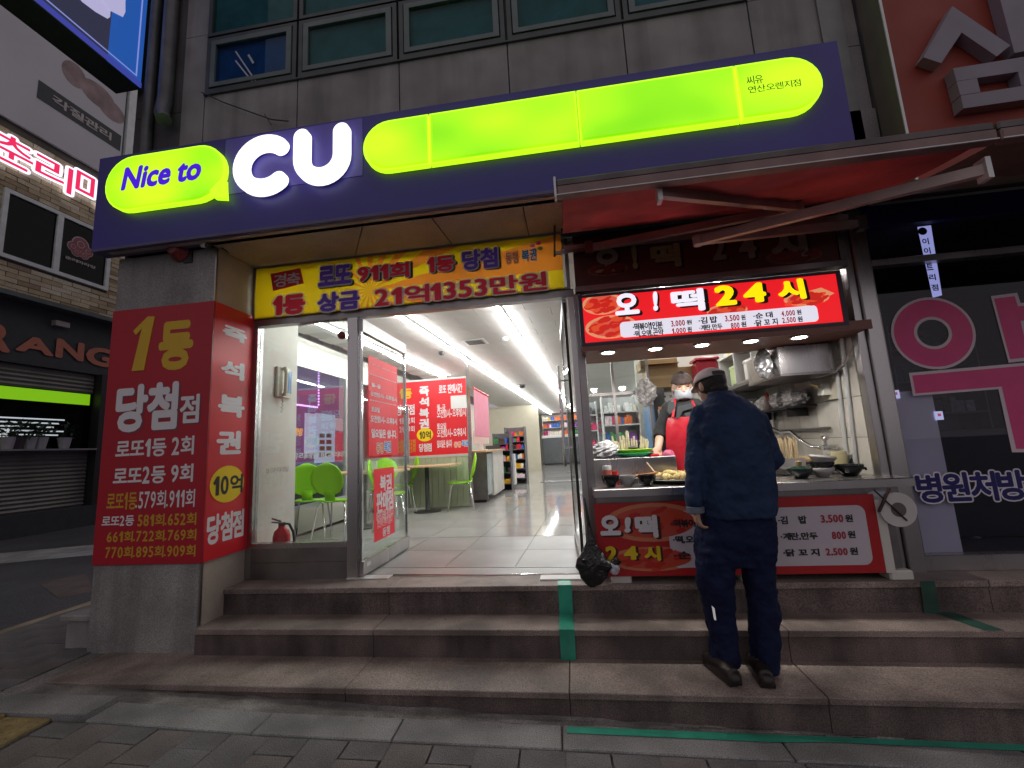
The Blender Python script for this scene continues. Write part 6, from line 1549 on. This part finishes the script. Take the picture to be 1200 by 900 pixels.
# trousers
tr = MB()
loft(tr, [S(824, 903, 586, Yc, .135), S(819, 906, 606, Yc, .145), S(815, 908, 628, Yc, .15), S(815, 908, 648, Yc + .005, .14), S(818, 906, 660, Yc + .01, .12)])
loft(tr, [S(814, 861, 640, Yc, .13), S(816, 859, 675, Yc + .01, .115), S(825, 860, 712, -.605, .10), S(832, 862, 745, -.60, .092), S(835, 866, 776, -.60, .095)])
loft(tr, [S(866, 907, 640, Yc, .13), S(872, 907, 675, Yc + .01, .115), S(879, 911, 712, -.62, .10), S(880, 912, 748, -.62, .092), S(882, 909, 781, -.62, .095)])
navy = mat('navy_trousers', (.010, .015, .050), .85, var=.2, scale=6, bump=.7, bscale=25, spec=.2)
o = remesh(tr, .007, navy, 'trousers', cust, 4, .036, .085)
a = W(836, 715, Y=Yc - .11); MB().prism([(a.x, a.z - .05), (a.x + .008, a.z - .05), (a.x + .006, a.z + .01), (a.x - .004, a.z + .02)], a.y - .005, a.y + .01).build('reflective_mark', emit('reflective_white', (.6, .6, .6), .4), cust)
# jacket
jk = MB()
loft(jk, [S(822, 908, 604, Yc, .165), S(820, 909, 594, Yc, .172), S(818, 906, 560, Yc, .165), S(816, 902, 530, Yc + .005, .165), S(812, 897, 500, Yc + .02, .155, -.1), S(816, 886, 481, Yc + .045, .125, -.2), S(824, 868, 470, Yc + .07, .09, -.3), S(829, 856, 462, Yc + .085, .07, -.3)], 24, 2.3)
limb(jk, [Ls + Vector((.01, 0, 0)), Le, Lw + Vector((.005, 0, .045))], [.075, .068, .05], 14)
limb(jk, [Rs + Vector((-.02, 0, 0)), Re, Rw], [.08, .072, .055], 14)
jm = mat('navy_jacket', (.020, .038, .092), .8, var=.22, scale=5, bump=.7, bscale=22, spec=.25)
remesh(jk, .007, jm, 'jacket', cust, 4, .036, .09)
cu = MB(); cu.lathe(tuple(Lw + Vector((.003, 0, -.02))), [(.045, 0), (.052, .005), (.052, .035), (.04, .04)], 16)
cu.build('cuff', mat('grey_cuff', (.16, .18, .23), .8), cust, smooth=True)
MB().lathe(tuple(W(843, 463, Y=Yc + .085)), [(.066, -.02), (.07, .0), (.062, .022), (.055, .02)], 20, sx=1.05).build('collar', mat('navy_collar', (.02, .03, .07), .8), cust, smooth=True)
# hair, cap
hr = MB(); T = lambda x, y, z: headc + hrot @ Vector((x, y, z))
hr.ellipsoid(T(0, .022, .012), .083, .098, .085, 20, 14, hrot); hr.ellipsoid(T(0, .06, -.045), .062, .055, .04, 16, 10, hrot)
remesh(hr, .006, mat('hair_black', (.015, .012, .012), .6, var=.3, scale=60, bump=1, bscale=90), 'hair', cust, 2)
cp = thing('x', '', ''); bpy.data.objects.remove(cp)
cpm = mat('grey_cap', (.72, .66, .66), .8, var=.15, scale=12, bump=.4, bscale=80)
cb_ = MB(); rows = []
for i in range(9):
    t_ = math.pi/2 * i/8; rows.append([T(.093*math.cos(t_)*math.cos(u) , .012 + .108*math.cos(t_)*math.sin(u), .035 + .082*math.sin(t_)) for u in [2*math.pi*k/28 for k in range(29)]])
cb_.strip(rows); cap_o = cb_.build('cap', cpm, cust, smooth=True, weld=True); md = cap_o.modifiers.new('t', 'SOLIDIFY'); md.thickness = .004
bm_ = MB(); rows = []
for r_ in (1.0, 1.25, 1.5, 1.68):
    rows.append([T(.088*math.sin(u)*(1 - .05*(r_ - 1)), .012 - .1*math.cos(u)*r_, .038 - .03*(r_ - 1)) for u in [math.radians(-62 + 124*k/14) for k in range(15)]])
bm_.strip(rows); br_ = bm_.build('cap_brim', cpm, cust, smooth=True); md = br_.modifiers.new('t', 'SOLIDIFY'); md.thickness = .004
sb = MB(); sb.strip([[T(.094*math.sin(u), .012 + .109*math.cos(u), z_) for u in [math.radians(-32 + 64*k/10) for k in range(11)]] for z_ in (.036, .062)]); sb.build('cap_strap', mat('dark_strap', (.05, .045, .05), .7), cust)
# shoes
shm_ = mat('dark_shoe', (.022, .016, .014), .4, var=.2)
for toe, heel in ((Ltoe, Lheel), (Rtoe, Rheel)):
    b = MB(); d_ = (toe - heel); d_.z = 0; d_.normalize(); yw = math.atan2(d_.y, d_.x) - math.pi/2
    base = Vector(((heel.x + toe.x)/2, (heel.y + toe.y)/2, FZ))
    hl = base - d_*.105; 
    b.tube([hl + Vector((0, 0, .045)), hl + d_*.06 + Vector((0, 0, .05)), hl + d_*.15 + Vector((0, 0, .038)), hl + d_*.235 + Vector((0, 0, .028))], [.04, .045, .046, .032], 14)
    for k_, r_ in ((0, .04), (.235, .032)): b.ellipsoid(hl + d_*k_ + Vector((0, 0, .035)), r_, r_, r_*.9, 14, 8)
    R3 = Matrix.Rotation(yw, 3, 'Z'); b.obox(base + d_*.005 + Vector((0, 0, .0135)), R3 @ Vector((.040, 0, 0)), d_*.128, (0, 0, .013))
    remesh(b, .006, shm_, 'shoe', cust, 3)

# ---- vendor behind the counter
Yv = .42
v = MB()
vh = W(799.5, 455, Y=Yv - .03)
vrot = Matrix.Rotation(math.radians(-8), 3, 'Z') @ Matrix.Rotation(math.radians(12), 3, 'X')
head(v, vh, vrot, .98)
limb(v, [vh + Vector((.01, .03, -.06)), W(804, 474, Y=Yv)], [.05, .055])
def SV(xl, xr, y, Y, ry): return S(xl - 1, xr - 1, y, Y, ry)
loft(v, [SV(787, 832, 640, Yv + .06, .10), SV(788, 832, 560, Yv + .05, .10), SV(788, 832, 520, Yv + .03, .10), SV(784, 834, 490, Yv, .10), SV(788, 828, 474, Yv, .07)])
for px_ in (797, 819):
    p_ = W(px_, 600, Y=Yv + .06); limb(v, [p_, Vector((p_.x, p_.y, .5)), Vector((p_.x, p_.y, .09))], [.08, .06, .04]); limb(v, [Vector((p_.x, p_.y, .04)), Vector((p_.x, p_.y - .15, .035))], [.04, .03])
vs_, ve, vw = W(785, 480, Y=Yv), W(774, 506, Y=Yv - .02), W(771, 527, Y=.30)
limb(v, [vs_, ve, vw], [.05, .04, .029])
hand(v, vw + Vector((0, -.0, .0)), (-.25, -.5, -.62), (-.6, -.3, .2), (.1, .4, -.9), 1.0, .35)
ws_, we_, ww_ = W(830, 480, Y=Yv), W(837, 515, Y=Yv + .02), W(828, 535, Y=.28)
limb(v, [ws_, we_, ww_], [.05, .04, .029]); hand(v, ww_, (-.4, -.6, -.2), (-.5, .4, .5), (0, 0, -1), 1.0, .7)
vend = remesh(v, .0055, mat('skin_vendor', (.56, .34, .24), .5, var=.08, scale=20), 'person', None, 3)
tag(vend, 'vendor in red apron, brown head scarf and white face mask behind the counter', 'person')
eyes(vh, vrot, vend, .98)
tsh = MB()
loft(tsh, [SV(786, 834, 560, Yv + .05, .125), SV(784, 834, 520, Yv + .03, .13), SV(781, 836, 492, Yv, .125), SV(785, 830, 476, Yv, .10), SV(794, 818, 468, Yv, .075)])
limb(tsh, [vs_, ve + Vector((0, 0, .0))], [.072, .058], 14); tsh.tube([ve, ve + (vw - ve)*.35], [.058, .05], 14)
limb(tsh, [ws_, we_], [.072, .058], 14)
remesh(tsh, .007, mat('black_shirt', (.008, .008, .009), .8, var=.2, bump=.4, bscale=30), 'shirt', vend, 4, .012, .08)
# grey print on shirt, apron, straps
gpm = mat('shirt_print_grey', (.04, .045, .05), .8)
def onbody(px_, py_, d_=0): return W(px_, py_, Y=Yv - .135 - d_)
for pts in ([(783, 473), (790, 470), (791, 478), (785, 486), (782, 482)], [(794, 476), (812, 472), (812, 478), (800, 482), (796, 490), (792, 490)], [(802, 484), (812, 482), (812, 488), (804, 489)]):
    MB().add([onbody(x, y, .002) for x, y in pts], [tuple(range(len(pts)))]).build('shirt_print', gpm, vend)
ap = MB(); rows = []
apc = [(488, 784, 826, .14), (500, 782, 830, .15), (515, 782, 832, .155), (535, 783, 834, .15), (560, 783, 836, .14), (620, 782, 838, .13)]
for j, (py_, xl_, xr_, dd) in enumerate(apc):
    rows.append([ (lambda p_: (p_.x, p_.y + .05*(2*i/12 - 1)**2 + .006*math.sin(i*1.7 + j*1.3), p_.z))(W(xl_ + (xr_ - xl_)*i/12 - .5, py_, Y=Yv - dd)) for i in range(13)])
ap.strip(rows); apm = mat('red_apron', (.40, .012, .025), .35, var=.08, scale=8, bump=.6, bscale=14)
apo = ap.build('apron', apm, vend, smooth=True); md = apo.modifiers.new('t', 'SOLIDIFY'); md.thickness = .003; sd = apo.modifiers.new('s', 'SUBSURF'); sd.levels = 2; sd.render_levels = 2
MB().tube([W(788.5, 489, Y=Yv - .14), W(789.5, 478, Y=Yv - .12), W(791, 468, Y=Yv - .06)], .012, 6).tube([W(817, 487, Y=Yv - .14), W(814, 477, Y=Yv - .12), W(810, 468, Y=Yv - .06)], .012, 6).build('apron_strap', apm, vend)
TV = lambda x, y, z: vh + vrot @ Vector((x, y, z))
mk = MB(); rows = []
for j in range(7):
    q_ = j/6; z_ = -.002 - .085*q_; rows.append([TV(.074*math.sin(u), .0 - (.098 + .014*math.sin(math.pi*q_))*math.cos(u) - .004, z_ + .008*math.cos(u*2)*(q_ - .3)) for u in [math.radians(-72 + 144*k/14) for k in range(15)]])
mk.strip(rows); mko = mk.build('face_mask', mat('white_mask', (.36, .38, .42), .8, var=.03, bump=.3, bscale=60), vend, smooth=True); md = mko.modifiers.new('t', 'SOLIDIFY'); md.thickness = .003
MB().tube([TV(-.07, -.03, -.01), TV(-.082, .0, .0)], .002, 5).tube([TV(.07, -.03, -.01), TV(.082, .0, .0)], .002, 5).build('mask_loop', white, vend)
hs_ = MB(); rows = []
for i in range(10):
    t_ = math.pi/2 * i/9; rows.append([TV(.088*math.cos(t_)*math.cos(u), .008 + .105*math.cos(t_)*math.sin(u), .052 + .01*math.sin(u) + .082*math.sin(t_) + .003*math.sin(9*u)) for u in [2*math.pi*k/28 for k in range(29)]])
hs_.strip(rows); ho = hs_.build('head_scarf', mat('brown_scarf', (.055, .035, .032), .8, var=.2, bump=.5, bscale=40), vend, smooth=True, weld=True); md = ho.modifiers.new('t', 'SOLIDIFY'); md.thickness = .006
MB().ellipsoid(TV(0, .03, .0), .082, .085, .085, 16, 12, vrot).build('hair', MATS['hair_black'], vend, smooth=True)
MB().ellipsoid(vw + Vector((.07, -.05, -.05)), .05, .03, .05, 12, 8).build('pink_cloth', mat('pink_glove_cloth', (.50, .10, .20), .6, var=.3, scale=30), vend, smooth=True)
